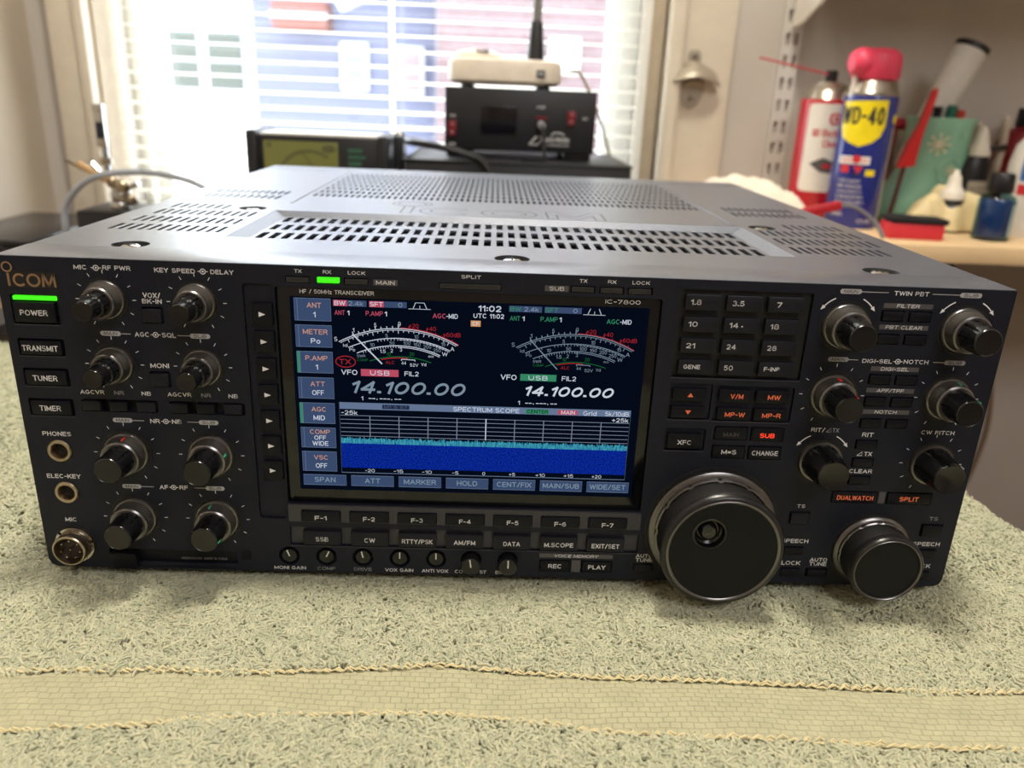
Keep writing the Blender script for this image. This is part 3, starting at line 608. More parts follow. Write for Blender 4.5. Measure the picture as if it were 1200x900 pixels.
# the two single tapered knobs
def single_knob():
    b = MB(); b.lathe([(11.2, -.2), (11.1, .15), (10, .15)], M_DARK, 40, axis='y', cap0=False)
    b.lathe([(10, .1), (10, 1.2), (9.6, 2), (8.6, 2.1)], M_RING, 48, axis='y', cap0=False, cap1=False)
    fn = lambda i, k, a: 1-(.1*max(0, math.cos(a*6))**4 if i < 3 else 0)
    b.lathe([(8.8, 1.8), (8.4, 4), (7.5, 14), (7, 16), (6.6, 16.6), (6.4, 16.5), (.01, 16.3)], M_KNOB, 72, axis='y', rfun=fn, cap0=False, cap1=False)
    return b
k3 = rb(single_knob(), 'rotary_knob', loc=(141.3, 0, 65.3)); k4 = dup(k3, radio, (.1926, 0, .0653))
rb(pointer(7.6, 42, 8, 15.5, P_WHT, .5), 'pointer_mark', k4, 'white mark')
# tuning dials
def dial(R, d, dimple):
    b = MB()
    b.lathe([(R*1.13, -.2), (R*1.12, .15), (R*1.04, .15)], M_DARK, 64, axis='y', cap0=False)
    b.lathe([(R*1.05, .1), (R*1.05, 1.6), (R*1.0, 2.6), (R*.96, 2.8)], M_RING, 96, axis='y', cap0=False, cap1=False)
    b.lathe([(R*.97, 2.6), (R*.97, 4.2), (R*.94, 4.6)], M_RING, 96, axis='y', cap0=False, cap1=False, rfun=lambda i, k, a: 1 if (k % 8) else .97)
    seg = int(R*6)//2*2
    p, fn = knurled(R*.92, R*.9, 4.4, d-5, 10, seg, .16); b.lathe(p, M_KNURL2, seg, axis='y', rfun=fn, cap0=False, cap1=False)
    b.lathe([(R*.9, d-5.2), (R*.965, d-4.4), (R*.985, d-2.5), (R*.965, d-.9), (R*.93, d-.1), (R*.9, d)], M_KNOBG, 96, axis='y', cap0=False, cap1=False)
    b.lathe([(R*.9, d), (R*.885, d+.25), (R*.865, d), (R*.85, d-.5)], M_RING, 96, axis='y', cap0=False, cap1=False)
    return b
M_KNOBG = mat('dial_rim', (34, 33, 34), rough=.3, metal=.3)
M_KNURL2 = mat('dial_rubber', (30, 29, 29), rough=.5)
M_FACE = mat('dial_face', (15, 16, 19), rough=.45, spec=.2)
bigd = rb(dial(28.3, 21, True), 'tuning_dial', loc=(96.6, 0, 28.9), label='largest round tuning dial with a finger dimple')
f = MB(); V, F = plate(circ(0, 0, 24.2, 72), [circ(-7.2, 9, 7.5, 32)], 1.2); f.add([(x, y-20.7, z) for x, y, z in V], F, M_FACE, False); rb(f, 'dial_face', bigd)
f = MB(); f.lathe([(7.4, .9), (7.8, 1.1), (7.5, 1.4), (6.7, 1.2), (6.2, -1.5), (4.8, -2.8), (.01, -3.2)], M_KNOB, 40, axis='y', cap0=False, cap1=False)
f.lathe([(4.2, -2.8), (4, -1.4), (3, -.4), (.01, 0)], mat('dimple_gloss', (15, 15, 17), rough=.12, coat=.5), 32, axis='y', cap0=False, cap1=False)
rb(f, 'finger_dimple', bigd, loc=(-7.2, -19.8, 9))
subd = rb(dial(17.2, 18.5, False), 'tuning_dial', loc=(173.6, 0, 19.8), label='smaller round tuning dial')
f = MB(); f.lathe([(14.8, 17.6), (14.6, 18.2), (14.1, 18.2), (13.9, 17.9), (.01, 17.9)], M_FACE, 72, axis='y', cap0=False, cap1=False); rb(f, 'dial_face', subd)

# ---- trimmers with screwdriver slots, jacks, mic connector, card door
for i, x in enumerate(TRIMX):
    b = MB(); L = 3 if i < 5 else 9; r = 3.6 if i < 5 else 4.3
    b.lathe([(r, -3.5), (r, L-5.6+2.2), (r*.93, L-5.6+2.6), (.01, L-5.6+2.6)], M_KNOB, 32, axis='y', cap0=False, cap1=False)
    a = (-20, 25, -12, 0, 0, -8, 0)[i]
    b.box(-.28, .28, -(L-2.95), -(L-3.3), -.2, 3.1 if i < 5 else 3.9, P_WHT, M=Matrix.Rotation(math.radians(a), 4, 'Y'))
    rb(b, 'trimmer_knob', loc=(x, 0, 8.6))
for z in (59.6, 39):
    b = MB(); b.lathe([(5.3, -3.9), (5.3, .4), (4.9, .9), (3.9, .9), (3.4, .2), (3.3, -6)], M_NICKEL, 40, axis='y', cap0=False, cap1=False)
    b.lathe([(3.4, -5.5), (.01, -5.6)], M_DARK, 32, axis='y', cap0=False, cap1=False)
    rb(b, 'headphone_jack' if z > 50 else 'key_jack', loc=(-198.4, 0, z))
b = MB(); b.lathe([(9.7, -.1), (9.7, .2), (9, .2)], M_DARK, 48, axis='y', cap0=False)
for a0 in (0, 120, 240):
    for k in range(10):
        aa = [math.radians(a0+20+11*(k+j)) for j in (0, 1)]
        b.add([(r*math.cos(a), -y, r*math.sin(a)) for a in aa for r, y in ((7.6, .3), (8.9, .3), (8.9, 1.4), (7.6, 1.4))], [[0, 1, 5, 4], [1, 2, 6, 5], [2, 3, 7, 6], [3, 0, 4, 7]], M_CHROME, False)
b.lathe([(7.7, .2), (7.7, 3), (7.5, 3.3), (7.6, 4), (7.5, 4.4), (7.6, 5), (7.5, 6.6), (7.1, 7), (6.6, 7), (6.4, 6.4), (6.4, 1)], M_NICKEL, 48, axis='y', cap0=False, cap1=False)
mic = rb(b, 'microphone_connector', loc=(-198.2, 0, 12.4))
b = MB(); b.lathe([(6.4, 2), (.01, 2.05)], mat('mic_insert', (40, 22, 16), rough=.5), 32, axis='y', cap0=False, cap1=False)
for k in range(8):
    a = 2*PI*k/7; r = 4.4 if k < 7 else 0
    b.lathe([(.55, 2), (.55, 5.2), (.3, 5.7), (.01, 5.8)], M_CHROME, 12, axis='y', M=Matrix.Translation((r*math.sin(a), 0, r*math.cos(a))))
rb(b, 'contact_pins', mic)
b = MB(); b.box(-182.6, -170.4, -2.6, 3, .7, 9, M_BTNB, .5); b.box(-170.4, -125, 1.2, 3.5, 3.6, 9.8, M_BTNB, .3); b.box(-183.3, -124.8, .2, 3, 1, 3.2, M_PANEL, .2)
text(b, 'ABB80603VN  MADE IN CHINA', -140.4, 5.3, 21.5, 1.2, M_INKD, 1.1, .0); b.box(-122.5, -118.2, -.3, .1, 5.8, 11, M_BTNB, .2)
rb(b, 'card_slot_door')

# ---- case: grilled top, sides, back, screws, feet
def slots(x0, x1, y0, y1, n, w, M=None):
    p = (x1-x0-w)/(n-1); return [rect(x0+p*k, x0+p*k+w, y0, y1, .5, 2) for k in range(n)]
tray = [(-131.5, 62.5), (132.5, 62.5), (132.5, 149.5), (-131.5, 149.5)]
traytop = [(-138.5, 61), (139.5, 61), (139.5, 154), (-138.5, 154)]
hs = []
for (y0, y1, sl_, sr_) in ((71.9, 89.4, (-199.2, -145), (145, 193)), (98.6, 116.2, (-199, -145), (145.2, 199.5)), (125.6, 143.6, (-198.8, -145.3), (145.5, 201)), (150.5, 169.4, (-198.8, -167.5), (168.5, 201))):
    hs += slots(*sl_, y0, y1, max(3, int((sl_[1]-sl_[0])/4.3)), 2.1) + slots(*sr_, y0, y1, max(3, int((sr_[1]-sr_[0])/4.3)), 2.1)
for y0, y1 in ((203, 221), (228, 246)):
    hs += slots(-197.8, -150.6, y0, y1, 11, 2.1) + slots(150.6, 198, y0, y1, 11, 2.1)
for r in range(8):
    y0 = 226+20.6*r; off = 0
    hs += slots(-132.4, 131.4, y0, y0+13.5, 64, 2.1)
SCREWS = [(-171.2, 33.6), (-.7, 31.5), (168.4, 32.5), (-152.9, 158.5), (152, 155)]
for x, y in SCREWS: hs.append(circ(x, y, 8, 28))
V, F = plate([(-W2, TY), (W2, TY), (W2, 435), (-W2, 435)], hs+[traytop], 1.4, 'xy')
cs = MB(); cs.add([(x, y, z+H-1.4) for x, y, z in V], F, M_CASE, False)
th = []
for (y0, y1) in ((76.5, 95.2), (104, 121), (130.5, 147.5)):
    n = 37 if y0 < 80 else 41
    th += slots(-129.3, 130.2, y0, y1, 41, 3.6)
V, F = plate(tray, th, 1.2, 'xy'); cs.add([(x, y, z+H-4.2) for x, y, z in V], F, M_CASE, False)
for k in range(4):
    a, b_ = tray[k], tray[(k+1) % 4]; c, d = traytop[(k+1) % 4], traytop[k]
    cs.add([(*a, H-3), (*b_, H-3), (*c, H), (*d, H)], [[0, 1, 2, 3]], M_CASE, False)
cs.box(-W2, -W2+1.5, TY, 435, 2, H-.3, M_CASE); cs.box(W2-1.5, W2, TY, 435, 2, H-.3, M_CASE)
cs.box(-W2, W2, 433.5, 435, 2, H-.3, M_CASE); cs.box(-W2, W2, TY, 435, 1.2, 2.4, M_CASE)
case = rb(cs, 'case_cover')
inn = MB(); inn.box(-W2+3, W2-3, TY+3, 430, 10, H-16, mat('case_inside', (14, 14, 16), rough=.7)); rb(inn, 'inner_chassis')
ln = MB()
for x, y0, y1 in ((-137, 187, 400), (136, 160, 400)): ln.box(x-.45, x+.45, y0, y1, H-.1, H+.45, M_CASE, .1)
ln.box(-W2, W2, 404, 405, H-.1, H+.2, M_CASE)
rb(ln, 'lid_seam', case)
# outlined maker emblem on the lid
en = MB(); groove = mat('emblem_groove', (48, 49, 55), rough=.6)
def outl(pts, closed=True):
    n = len(pts)
    for i in range(n if closed else n-1):
        p, q = Vector(pts[i]), Vector(pts[(i+1) % n]); d = (q-p).normalized(); s = Vector((-d.y, d.x))*.5
        en.add([(p.x+s.x, p.y+s.y, H+.03), (p.x-s.x, p.y-s.y, H+.03), (q.x-s.x, q.y-s.y, H+.03), (q.x+s.x, q.y+s.y, H+.03)], [[0, 1, 2, 3]], groove, False)
def ell(cx, cy, a, b, a0=0, a1=360, n=40): return [(cx+a*math.cos(math.radians(a0+(a1-a0)*k/n)), cy+b*math.sin(math.radians(a0+(a1-a0)*k/n))) for k in range(n+1)]
outl(ell(-62.5, 204, 12.6, 12)[:-1]); outl(ell(-62.5, 204, 9, 8.5)[:-1]); outl([(-66, 162), (-60, 162), (-60, 191), (-66, 191)])
outl(ell(-39, 174.5, 16, 15.5, 35, 325)+ell(-39, 174.5, 9.5, 9, 325, 35)); outl(ell(0, 174.5, 17, 15.5)[:-1]); outl(ell(0, 174.5, 10.5, 9)[:-1])
outl([(23.5, 159), (29.5, 159), (29.5, 178), (41, 159), (52.5, 178), (52.5, 159), (58.5, 159), (58.5, 189.5), (52, 189.5), (41, 170), (30, 189.5), (23.5, 189.5)])
rb(en, 'engraved_emblem', case, 'outlined emblem engraved in the lid')
for i, (x, y) in enumerate(SCREWS):
    b = MB(); b.lathe([(8.1, H+.04), (7, H-2.6), (4.4, H-3.4)], M_DARK, 28, cap0=False, cap1=False); b.lathe([(4.8, H-4), (4.6, H-2), (4.2, H-.8), (3, H-.1), (.01, H+.1)], M_CHROME, 24, cap0=False, cap1=False)  # recess walls of the grey case coloured black for their shade
    b.lathe([(4.7, H-3.9), (.01, H-3.9)], M_DARK, 20, cap0=False, cap1=False)
    b.box(-2.4, 2.4, -.4, .4, H-.3, H+.2, M_DARK); b.box(-.4, .4, -2.4, 2.4, H-.3, H+.2, M_DARK)
    rb(b, 'screw', loc=(x, y, 0))
foot = None
for x in (-165, 165):
    for y in (45, 395):
        if foot is None:
            b = MB(); b.lathe([(13, -8.6), (14, -7), (14, 1.5)], mat('rubber', (25, 25, 26), rough=.7), 28); foot = rb(b, 'foot', loc=(x, y, 0))
        else: dup(foot, radio, (x*MM, y*MM, 0))

# ================================================================== DESK, TOWEL
TZ = -.009; DZ = -.020
wood = mat('desk_wood', (150, 125, 98), rough=.5, var=.18, scale=14)
d = MB(); d.box(-.638, .292, -.5, .845, DZ-.03, DZ, wood, .003)
desk = thing('desk', 'pale wooden desk carrying the towel and radio', 'desk', (-.17, .17, -.76))
o = d.build('desk_top', desk, (.17, -.17, .76))
lg_ = None
for x in (-.6, .25):
    for y in (-.46, .8):
        if lg_ is None:
            b = MB(); b.box(-.025, .025, -.025, .025, 0, .71, wood, .003); lg_ = b.build('leg', desk, (x+.17, y-.17, 0))
        else: dup(lg_, desk, (x+.17, y-.17, 0))
BT = [(-.5, -.066), (-.199, -.0642), (-.149, -.0638), (-.099, -.0633), (-.059, -.0581), (-.0281, -.0535), (.0036, -.0583), (.0383, -.0618), (.0729, -.0634), (.1191, -.0646), (.1635, -.0653), (.2128, -.066), (.32, -.068)]
BB = [(-.5, -.098), (-.181, -.0945), (-.137, -.0922), (-.0925, -.086), (-.055, -.0828), (-.0294, -.0813), (.0031, -.0849), (.0347, -.0919), (.066, -.0945), (.1289, -.0967), (.1933, -.0966), (.32, -.099)]
_bx = np.linspace(-.55, .36, 900)
def _sm(P):
    y = np.interp(_bx, [p[0] for p in P], [p[1] for p in P]); k = np.hanning(31); k /= k.sum()
    return np.convolve(np.pad(y, 15, mode='edge'), k, mode='valid')
_bt, _bb = _sm(BT), _sm(BB)
def band_y(x): return float(np.interp(x, _bx, _bt)), float(np.interp(x, _bx, _bb))
def tow_h(x, y):
    h = TZ+.0012*math.sin(x*31+y*12)+.001*math.sin(y*47-x*9+1.3)
    if abs(x) < .225 and -.01 < y < .45: h = TZ
    if x > .292: h -= min(.02, (x-.292)*1.2)+max(0, x-.3)*2.5
    return h
towel_mat = mat('towel_ground', (158, 158, 122), rough=.95, var=.12, scale=200, bump=.4, bscale=900)
band_mat = mat('towel_band', (178, 174, 142), rough=.9, var=.08, scale=120, sheen=.2)
def weave(m):
    n = m.node_tree.nodes; l = m.node_tree.links; b = n['Principled BSDF']
    tc = next(x for x in n if x.type == 'TEX_COORD'); br = n.new('ShaderNodeTexBrick')
    br.inputs['Scale'].default_value = 115; br.inputs['Mortar Size'].default_value = .03; br.inputs['Mortar Smooth'].default_value = 1
    br.inputs['Brick Width'].default_value = .5; br.inputs['Row Height'].default_value = .32
    br.inputs['Color1'].default_value = (1, 1, 1, 1); br.inputs['Color2'].default_value = (.72, .72, .72, 1); br.inputs['Mortar'].default_value = (0, 0, 0, 1)
    nz = n.new('ShaderNodeTexNoise'); nz.inputs['Scale'].default_value = 40
    mv = n.new('ShaderNodeMix'); mv.data_type = 'VECTOR'; mv.inputs[0].default_value = .005
    l.new(tc.outputs['Object'], nz.inputs['Vector']); l.new(tc.outputs['Object'], mv.inputs[4]); l.new(nz.outputs['Color'], mv.inputs[5])
    l.new(mv.outputs[1], br.inputs['Vector'])
    bp = n.new('ShaderNodeBump'); bp.inputs['Strength'].default_value = .6; bp.inputs['Distance'].default_value = .0009
    l.new(br.outputs['Color'], bp.inputs['Height']); l.new(bp.outputs['Normal'], b.inputs['Normal'])
    rp = next(x for x in n if x.type == 'VALTORGB')
    mx = n.new('ShaderNodeMix'); mx.data_type = 'RGBA'; mx.blend_type = 'MULTIPLY'; mx.inputs[0].default_value = .03
    l.new(rp.outputs['Color'], mx.inputs[6]); l.new(br.outputs['Color'], mx.inputs[7]); l.new(mx.outputs[2], b.inputs['Base Color'])
weave(band_mat)
X0, X1, Y0, Y1 = -.50, .312, -.30, .350
t = MB(); nx, ny = 200, 160
xs = [X0+(X1-X0)*i/nx for i in range(nx+1)]; ys = [Y0+(Y1-Y0)*j/ny for j in range(ny+1)]
Vv = [(x, y, tow_h(x, y)) for y in ys for x in xs]
Fa, Fb = [], []
for j in range(ny):
    for i in range(nx):
        q = [j*(nx+1)+i, j*(nx+1)+i+1, (j+1)*(nx+1)+i+1, (j+1)*(nx+1)+i]
        Fa.append(q)
t.add(Vv, Fa, towel_mat)
towel = t.build('towel', loc=(0, 0, 0), sharp=180)
tag(towel, 'pale sage green terry towel spread under the radio', 'towel')
# woven band with stitched edges
t = MB(); V = []; F = []
n = 200
for i in range(n+1):
    x = X0+(.305-X0)*i/n; a, b_ = band_y(x)
    for k in range(9):
        y = b_+(a-b_)*k/8; V.append((x, y, tow_h(x, y)+.0022+.0006*math.sin(k/8*PI)))
for i in range(n):
    for k in range(8): F.append([i*9+k, (i+1)*9+k, (i+1)*9+k+1, i*9+k+1])
t.add(V, F, band_mat); t.build('woven_band', towel, sharp=180)
thread = mat('towel_thread', (222, 208, 164), rough=.8)
for s_ in (0, 1):
    t = MB(); x = -.30
    while x < .30:
        for off in (0, .0008):
            y = band_y(x)[s_]+off+random.gauss(0, .0003); L = .0042; dz = tow_h(x, y)+.0036; dy = random.gauss(0, .0005)
            t.tube([(x+off, y, dz-.0008), (x+off+L*.5, y+dy, dz+.0003), (x+off+L, y+dy*.5, dz-.0008)], [.0003, .0005, .0003], thread, 6)
        x += .0046
    t.build('stitching', towel)
# terry loops
def field(x, y): return 2.4*np.sin(x*37+1.1)*np.cos(y*29)+1.6*np.sin(x*11-y*17)+1.2*np.sin(x*90+y*70)
def terry():
    P = []
    def region(n, xa, xb, ya, yb): P.append(np.column_stack([np.random.uniform(xa, xb, n), np.random.uniform(ya, yb, n)]))
    region(70000, -.26, .26, -.135, .012); region(32000, -.42, -.206, .0, .349); region(11000, .206, .309, .0, .25); region(3000, -.50, -.26, -.10, .349); region(3500, .26, .309, -.13, .25); region(9000, .206, .309, .25, .349); region(30000, -.45, .309, -.298, -.13); region(5000, -.50, -.40, .0, .349); region(4000, -.42, -.26, -.13, .01)
    P = np.concatenate(P); x, y = P[:, 0], P[:, 1]
    by = np.array([band_y(v) for v in x]); keep = (y > by[:, 0]+.001) | (y < by[:, 1]-.0008)
    P = P[keep]; x, y = P[:, 0], P[:, 1]; N = len(P); K = 7
    z0 = np.array([tow_h(a, b) for a, b in P])
    phi = field(x, y)+np.random.normal(0, .5, N); Ln = np.random.uniform(.0024, .0046, N); hh = np.random.uniform(.0024, .0042, N)
    wig = np.random.normal(0, .0012, N); ph = np.random.uniform(0, 6.28, N)
    t = np.linspace(0, 1, K)
    s = (t**1.3)[None, :]*Ln[:, None]; side = wig[:, None]*np.sin(t[None, :]*6+ph[:, None])
    pos = np.zeros((N, K, 3))
    pos[:, :, 0] = x[:, None]+s*np.cos(phi)[:, None]-side*np.sin(phi)[:, None]
    pos[:, :, 1] = y[:, None]+s*np.sin(phi)[:, None]+side*np.cos(phi)[:, None]
    pos[:, :, 2] = z0[:, None]+hh[:, None]*np.sin(np.minimum(1, t*1.15)*PI*.72)[None, :]
    hc = bpy.data.hair_curves.new('terry_pile'); hc.add_curves([K]*N)
    hc.attributes['position'].data.foreach_set('vector', pos.astype(np.float32).ravel())
    ra = hc.attributes.get('radius') or hc.attributes.new('radius', 'FLOAT', 'POINT')
    r = np.tile(np.array([.00046, .0005, .00054, .00055, .00054, .0005, .0004], np.float32), N); ra.data.foreach_set('value', r)
    m = mat('towel_pile', (186, 186, 152), rough=.9, var=.05, sheen=.3)
    nn = m.node_tree.nodes; l = m.node_tree.links; hi = nn.new('ShaderNodeHairInfo')
    mx = nn.new('ShaderNodeMix'); mx.data_type = 'RGBA'; mx.inputs[6].default_value = (*lin((164, 167, 140)), 1); mx.inputs[7].default_value = (*lin((196, 193, 164)), 1)
    l.new(hi.outputs['Random'], mx.inputs[0]); l.new(mx.outputs[2], nn['Principled BSDF'].inputs['Base Color'])
    hc.materials.append(m)
    return tag(link('terry_pile', hc, towel), kind='stuff')
terry()

# ================================================================== ROOM
WY = .85
wallp = mat('wall_paint', (186, 174, 158), rough=.8, var=.04, scale=8, bump=.1, bscale=120)
wallb = mat('wall_paint_back', (190, 183, 175), rough=.85, var=.05, scale=6, bump=.1, bscale=120)
trimw = mat('trim_white', (215, 205, 188), rough=.45, var=.03)
FZ, CZ = -.76, 1.64
WX0, WX1, WZ0, WZ1 = -.548, .196, .0, 1.15
w = MB()
w.box(-.70, WX0, WY, WY+.16, FZ, CZ, wallb); w.box(WX1, 1.6, WY, WY+.16, FZ, CZ, wallb); w.box(WX0, WX1, WY, WY+.16, FZ, WZ0, wallb); w.box(WX0, WX1, WY, WY+.16, WZ1, CZ, wallb)
struct('wall_back', w)
w = MB(); w.box(-.70, -.64, -2.0, WY, FZ, CZ, wallp); struct('wall_left', w)
w = MB(); w.box(1.5, 1.6, -2.0, WY, FZ, CZ, wallp); struct('wall_right', w)
w = MB(); w.box(-.70, 1.6, -2.1, -2.0, FZ, CZ, wallp); struct('wall_front', w)
w = MB(); w.box(-.7, 1.6, -2.1, WY+.16, FZ-.05, FZ, mat('floor_wood', (110, 82, 60), rough=.5, var=.2, scale=5)); struct('floor', w)
w = MB(); w.box(-.7, 1.6, -2.1, WY+.16, CZ, CZ+.05, mat('ceiling_white', (225, 220, 210), rough=.9)); struct('ceiling', w)
# casings
w = MB(); w.box(-.605, -.552, WY-.022, WY, -.015, 1.2, trimw, .005); w.box(-.564, -.55, WY-.034, WY, -.015, 1.2, trimw, .004); w.box(-.556, -.546, WY-.012, WY+.05, -.015, 1.2, mat('jamb_tan', (182, 168, 146), rough=.6)); struct('trim_1', w)
w = MB(); w.box(.192, .212, WY-.022, WY+.05, -.015, 1.2, mat('jamb_tan', (182, 168, 146)), .003); w.box(.214, .238, WY-.042, WY, -.015, 1.2, trimw, .009, 4); w.box(.238, .308, WY-.022, WY, -.015, 1.2, trimw, .004); struct('trim_2', w)
# window
win = link('window_1', None, None, (-.176, WY+.1, 0)); tag(win, kind='structure')
b = MB(); fw = mat('window_frame_white', (232, 230, 224), rough=.4)
for x0, x1, z0, z1 in ((WX0, WX0+.045, 0, 1.15), (WX1-.045, WX1, 0, 1.15), (WX0, WX1, 0, .045), (WX0, WX1, 1.1, 1.15), (WX0, WX1, .55, .6)): b.box(x0+.176, x1+.176, -.012, .03, z0, z1, fw, .004)
b.build('window_frame', win)
b = MB(); b.box(WX0+.176, WX1+.176, .008, .012, .02, 1.13, glassy('window_glass', (248, 250, 250))); b.build('window_pane', win)
b = MB(); b.box(WX0+.176-.01, WX1+.176+.01, -.12, .03, -.018, .0, trimw, .003); b.build('window_sill', win)
# venetian blind
slatm = mat('slat_white', (236, 234, 226), rough=.4)
def translucent(m, w):
    n = m.node_tree.nodes; l = m.node_tree.links; o = n['Material Output']; t = n.new('ShaderNodeBsdfTranslucent'); t.inputs['Color'].default_value = (.9, .88, .82, 1)
    mx = n.new('ShaderNodeMixShader'); mx.inputs[0].default_value = w; l.new(n['Principled BSDF'].outputs[0], mx.inputs[1]); l.new(t.outputs[0], mx.inputs[2]); l.new(mx.outputs[0], o.inputs['Surface'])
translucent(slatm, .55)
BY = WY+.034
blind = thing('venetian_blind', 'white slatted venetian blind hanging in the bright window', 'blind', (-.176, BY, .0))
bw = (WX1-WX0)/2-.006
slat = None; k = 0; z = .022
while z < 1.09:
    if slat is None:
        b = MB(); V = []; n = 6
        for i in range(n+1):
            u = -.0125+.025*i/n; V += [(-bw, u, .0018*(1-(u/.0125)**2)), (bw, u, .0018*(1-(u/.0125)**2))]
        b.add(V, [[2*i, 2*i+1, 2*i+3, 2*i+2] for i in range(n)], slatm)
        slat = b.build('slat', blind, (0, 0, z), (math.radians(5), 0, 0))
    else: dup(slat, blind, (0, 0, z))
    z += .0203
b = MB(); b.box(-bw, bw, -.018, .018, 1.1, 1.14, slatm, .002); b.build('head_rail', blind)
b = MB(); b.box(-bw, bw, -.012, .012, .004, .012, slatm, .002); b.build('bottom_rail', blind)
for x in (-.335, .016, .33):
    b = MB()
    for dy in (-.0125, .0135): b.tube([(x, dy, .01), (x, dy, 1.1)], .0006 if dy < 0 else .0016, slatm, 6)
    b.build('ladder_cord', blind)
for x in (-.338, .016, .338):
    b = MB(); b.box(x-.0028, x+.0028, .0135, .0142, .01, 1.1, slatm); b.build('ladder_tape', blind)

# ================================================================== OUTSIDE
def house(name, label, x0, x1, y, z0, z1, m, wins, fm):
    h = thing(name, label, 'house', ((x0+x1)/2, y, z0)); cx = (x0+x1)/2
    b = MB(); b.box(x0-cx, x1-cx, 0, .6, 0, z1-z0, m); b.build('house_wall', h)
    for (a, b_, c, d, glass) in wins:
        q = MB(); q.box(a-cx, b_-cx, -.05, 0, c-z0, d-z0, fm, .01); wf = q.build('house_window', h)
        q = MB(); q.box(a-cx+.025, b_-cx-.025, -.06, -.02, c-z0+.03, (c+d)/2-z0-.008, glass); q.box(a-cx+.025, b_-cx-.025, -.06, -.02, (c+d)/2-z0+.008, d-z0-.03, glass); q.build('house_pane', wf)
    return h
sid = mat('siding_lavender', (94, 95, 112), rough=.8, var=.03)
def wave_bump(m, sc, dirn='Z'):
    n = m.node_tree.nodes; l = m.node_tree.links; wv = n.new('ShaderNodeTexWave'); wv.bands_direction = dirn; wv.wave_profile = 'SAW'; wv.inputs['Scale'].default_value = sc
    tc = next(x for x in n if x.type == 'TEX_COORD'); l.new(tc.outputs['Object'], wv.inputs['Vector']); bp = n.new('ShaderNodeBump'); bp.inputs['Distance'].default_value = .02
    l.new(wv.outputs['Fac'], bp.inputs['Height']); l.new(bp.outputs['Normal'], n['Principled BSDF'].inputs['Normal'])
wave_bump(sid, 2.2)
brick = mat('brick_hazed', (188, 138, 132), rough=.9)  # veiling window glare is put into the washed-out brick colours
n_ = brick.node_tree.nodes; br = n_.new('ShaderNodeTexBrick'); br.inputs['Scale'].default_value = 4; br.inputs['Color1'].default_value = (*lin((99, 77, 75)), 1); br.inputs['Color2'].default_value = (*lin((106, 86, 84)), 1); br.inputs['Mortar'].default_value = (*lin((112, 104, 102)), 1); br.inputs['Mortar Size'].default_value = .015
mp = n_.new('ShaderNodeMapping'); mp.inputs['Rotation'].default_value = (PI/2, 0, 0); tcn = next(x for x in n_ if x.type == 'TEX_COORD')
brick.node_tree.links.new(tcn.outputs['Object'], mp.inputs[0]); brick.node_tree.links.new(mp.outputs[0], br.inputs['Vector']); brick.node_tree.links.new(br.outputs['Color'], n_['Principled BSDF'].inputs['Base Color'])
stucco = mat('stucco_white', (244, 240, 230), rough=.9)
wht = mat('outside_white', (191, 191, 191), rough=.6); gl1 = mat('outside_pane', (102, 107, 119), rough=.1); glr = mat('outside_pane_red', (131, 101, 99), rough=.3); gdk = mat('outside_pane_green', (60, 64, 52), rough=.3)
house('neighbour_house', 'lavender sided house seen through the blind', -1.80, -.48, 6.0, -3, 3.2, sid, [(-1.16, -.96, .2, .53, gl1), (-.79, -.55, .18, .52, glr)], wht)
house('neighbour_house', 'red brick house in glare-washed colour seen through the right of the blind', -.43, 1.05, 5.6, -3, 3.2, brick, [(.34, .55, .38, .6, wht)], wht)
house('neighbour_house', 'blown out white house with dark green windows behind the left of the blind', -4.6, -1.82, 6.2, -3, 2.6, stucco, [(-2.54, -2.23, .14, .6, gdk), (-2.21, -1.9, .14, .6, gdk)], wht)
g = MB(); g.box(-8, 8, 1.1, 14, -3.05, -3.0, mat('ground_pale', (190, 186, 176), rough=.9)); struct('ground', g)
# red brick chimney-like porch lamp and white street lamp seen between slats
b = MB(); b.box(-.2, .2, -.1, .1, 0, .2, mat('awning_red', (110, 67, 57), rough=.7), .03); b.box(-.2, .2, -.14, -.1, .08, .11, wht); o = b.build('awning', loc=(-1.40, 5.85, .58)); tag(o, 'small red awning on the lavender house', 'awning')
b = MB(); b.tube([(-.25, 0, 0), (.0, 0, .12), (.22, 0, .45), (.3, 0, 1.2)], [.1, .12, .06, .05], wht, 12); o = b.build('porch_lamp', loc=(-.85, 5.5, .78)); tag(o, 'white curved outdoor lamp between the two neighbouring houses', 'lamp')

# ================================================================== BEHIND THE RADIO
blk = mat('black_steel', (24, 25, 30), rough=.45, bump=.1, bscale=1500)
blk2 = mat('black_plastic', (20, 20, 24), rough=.4)
rs = thing('riser_shelf', 'low black riser shelf hidden behind the radio', 'shelf', (-.08, .72, DZ))
b = MB(); b.box(-.23, .25, -.13, .11, .055, .07, blk); b.build('shelf_board', rs)
for x in (-.22, .23):
    b = MB(); b.box(x, x+.012, -.12, .1, 0, .055, blk); b.build('leg', rs)
RZ = DZ+.07
# black flat equipment box
eb = thing('equipment_box', 'wide flat black metal box beneath the power supply', 'box', (.017, .70, RZ))
b = MB(); b.box(-.128, .128, -.1, .1, .005, .0925, blk, .002); b.build('box_body', eb)
b = MB(); b.box(-.13, .13, -.102, .102, .0925, .0945, blk, .001); b.build('lid', eb)
for x in (-.1, .1):
    for y in (-.08, .08):
        b = MB(); b.lathe([(.008, 0), (.008, .006)], blk2, 16, M=Matrix.Translation((x, y, 0))); b.build('foot', eb)
EZ = RZ+.0945
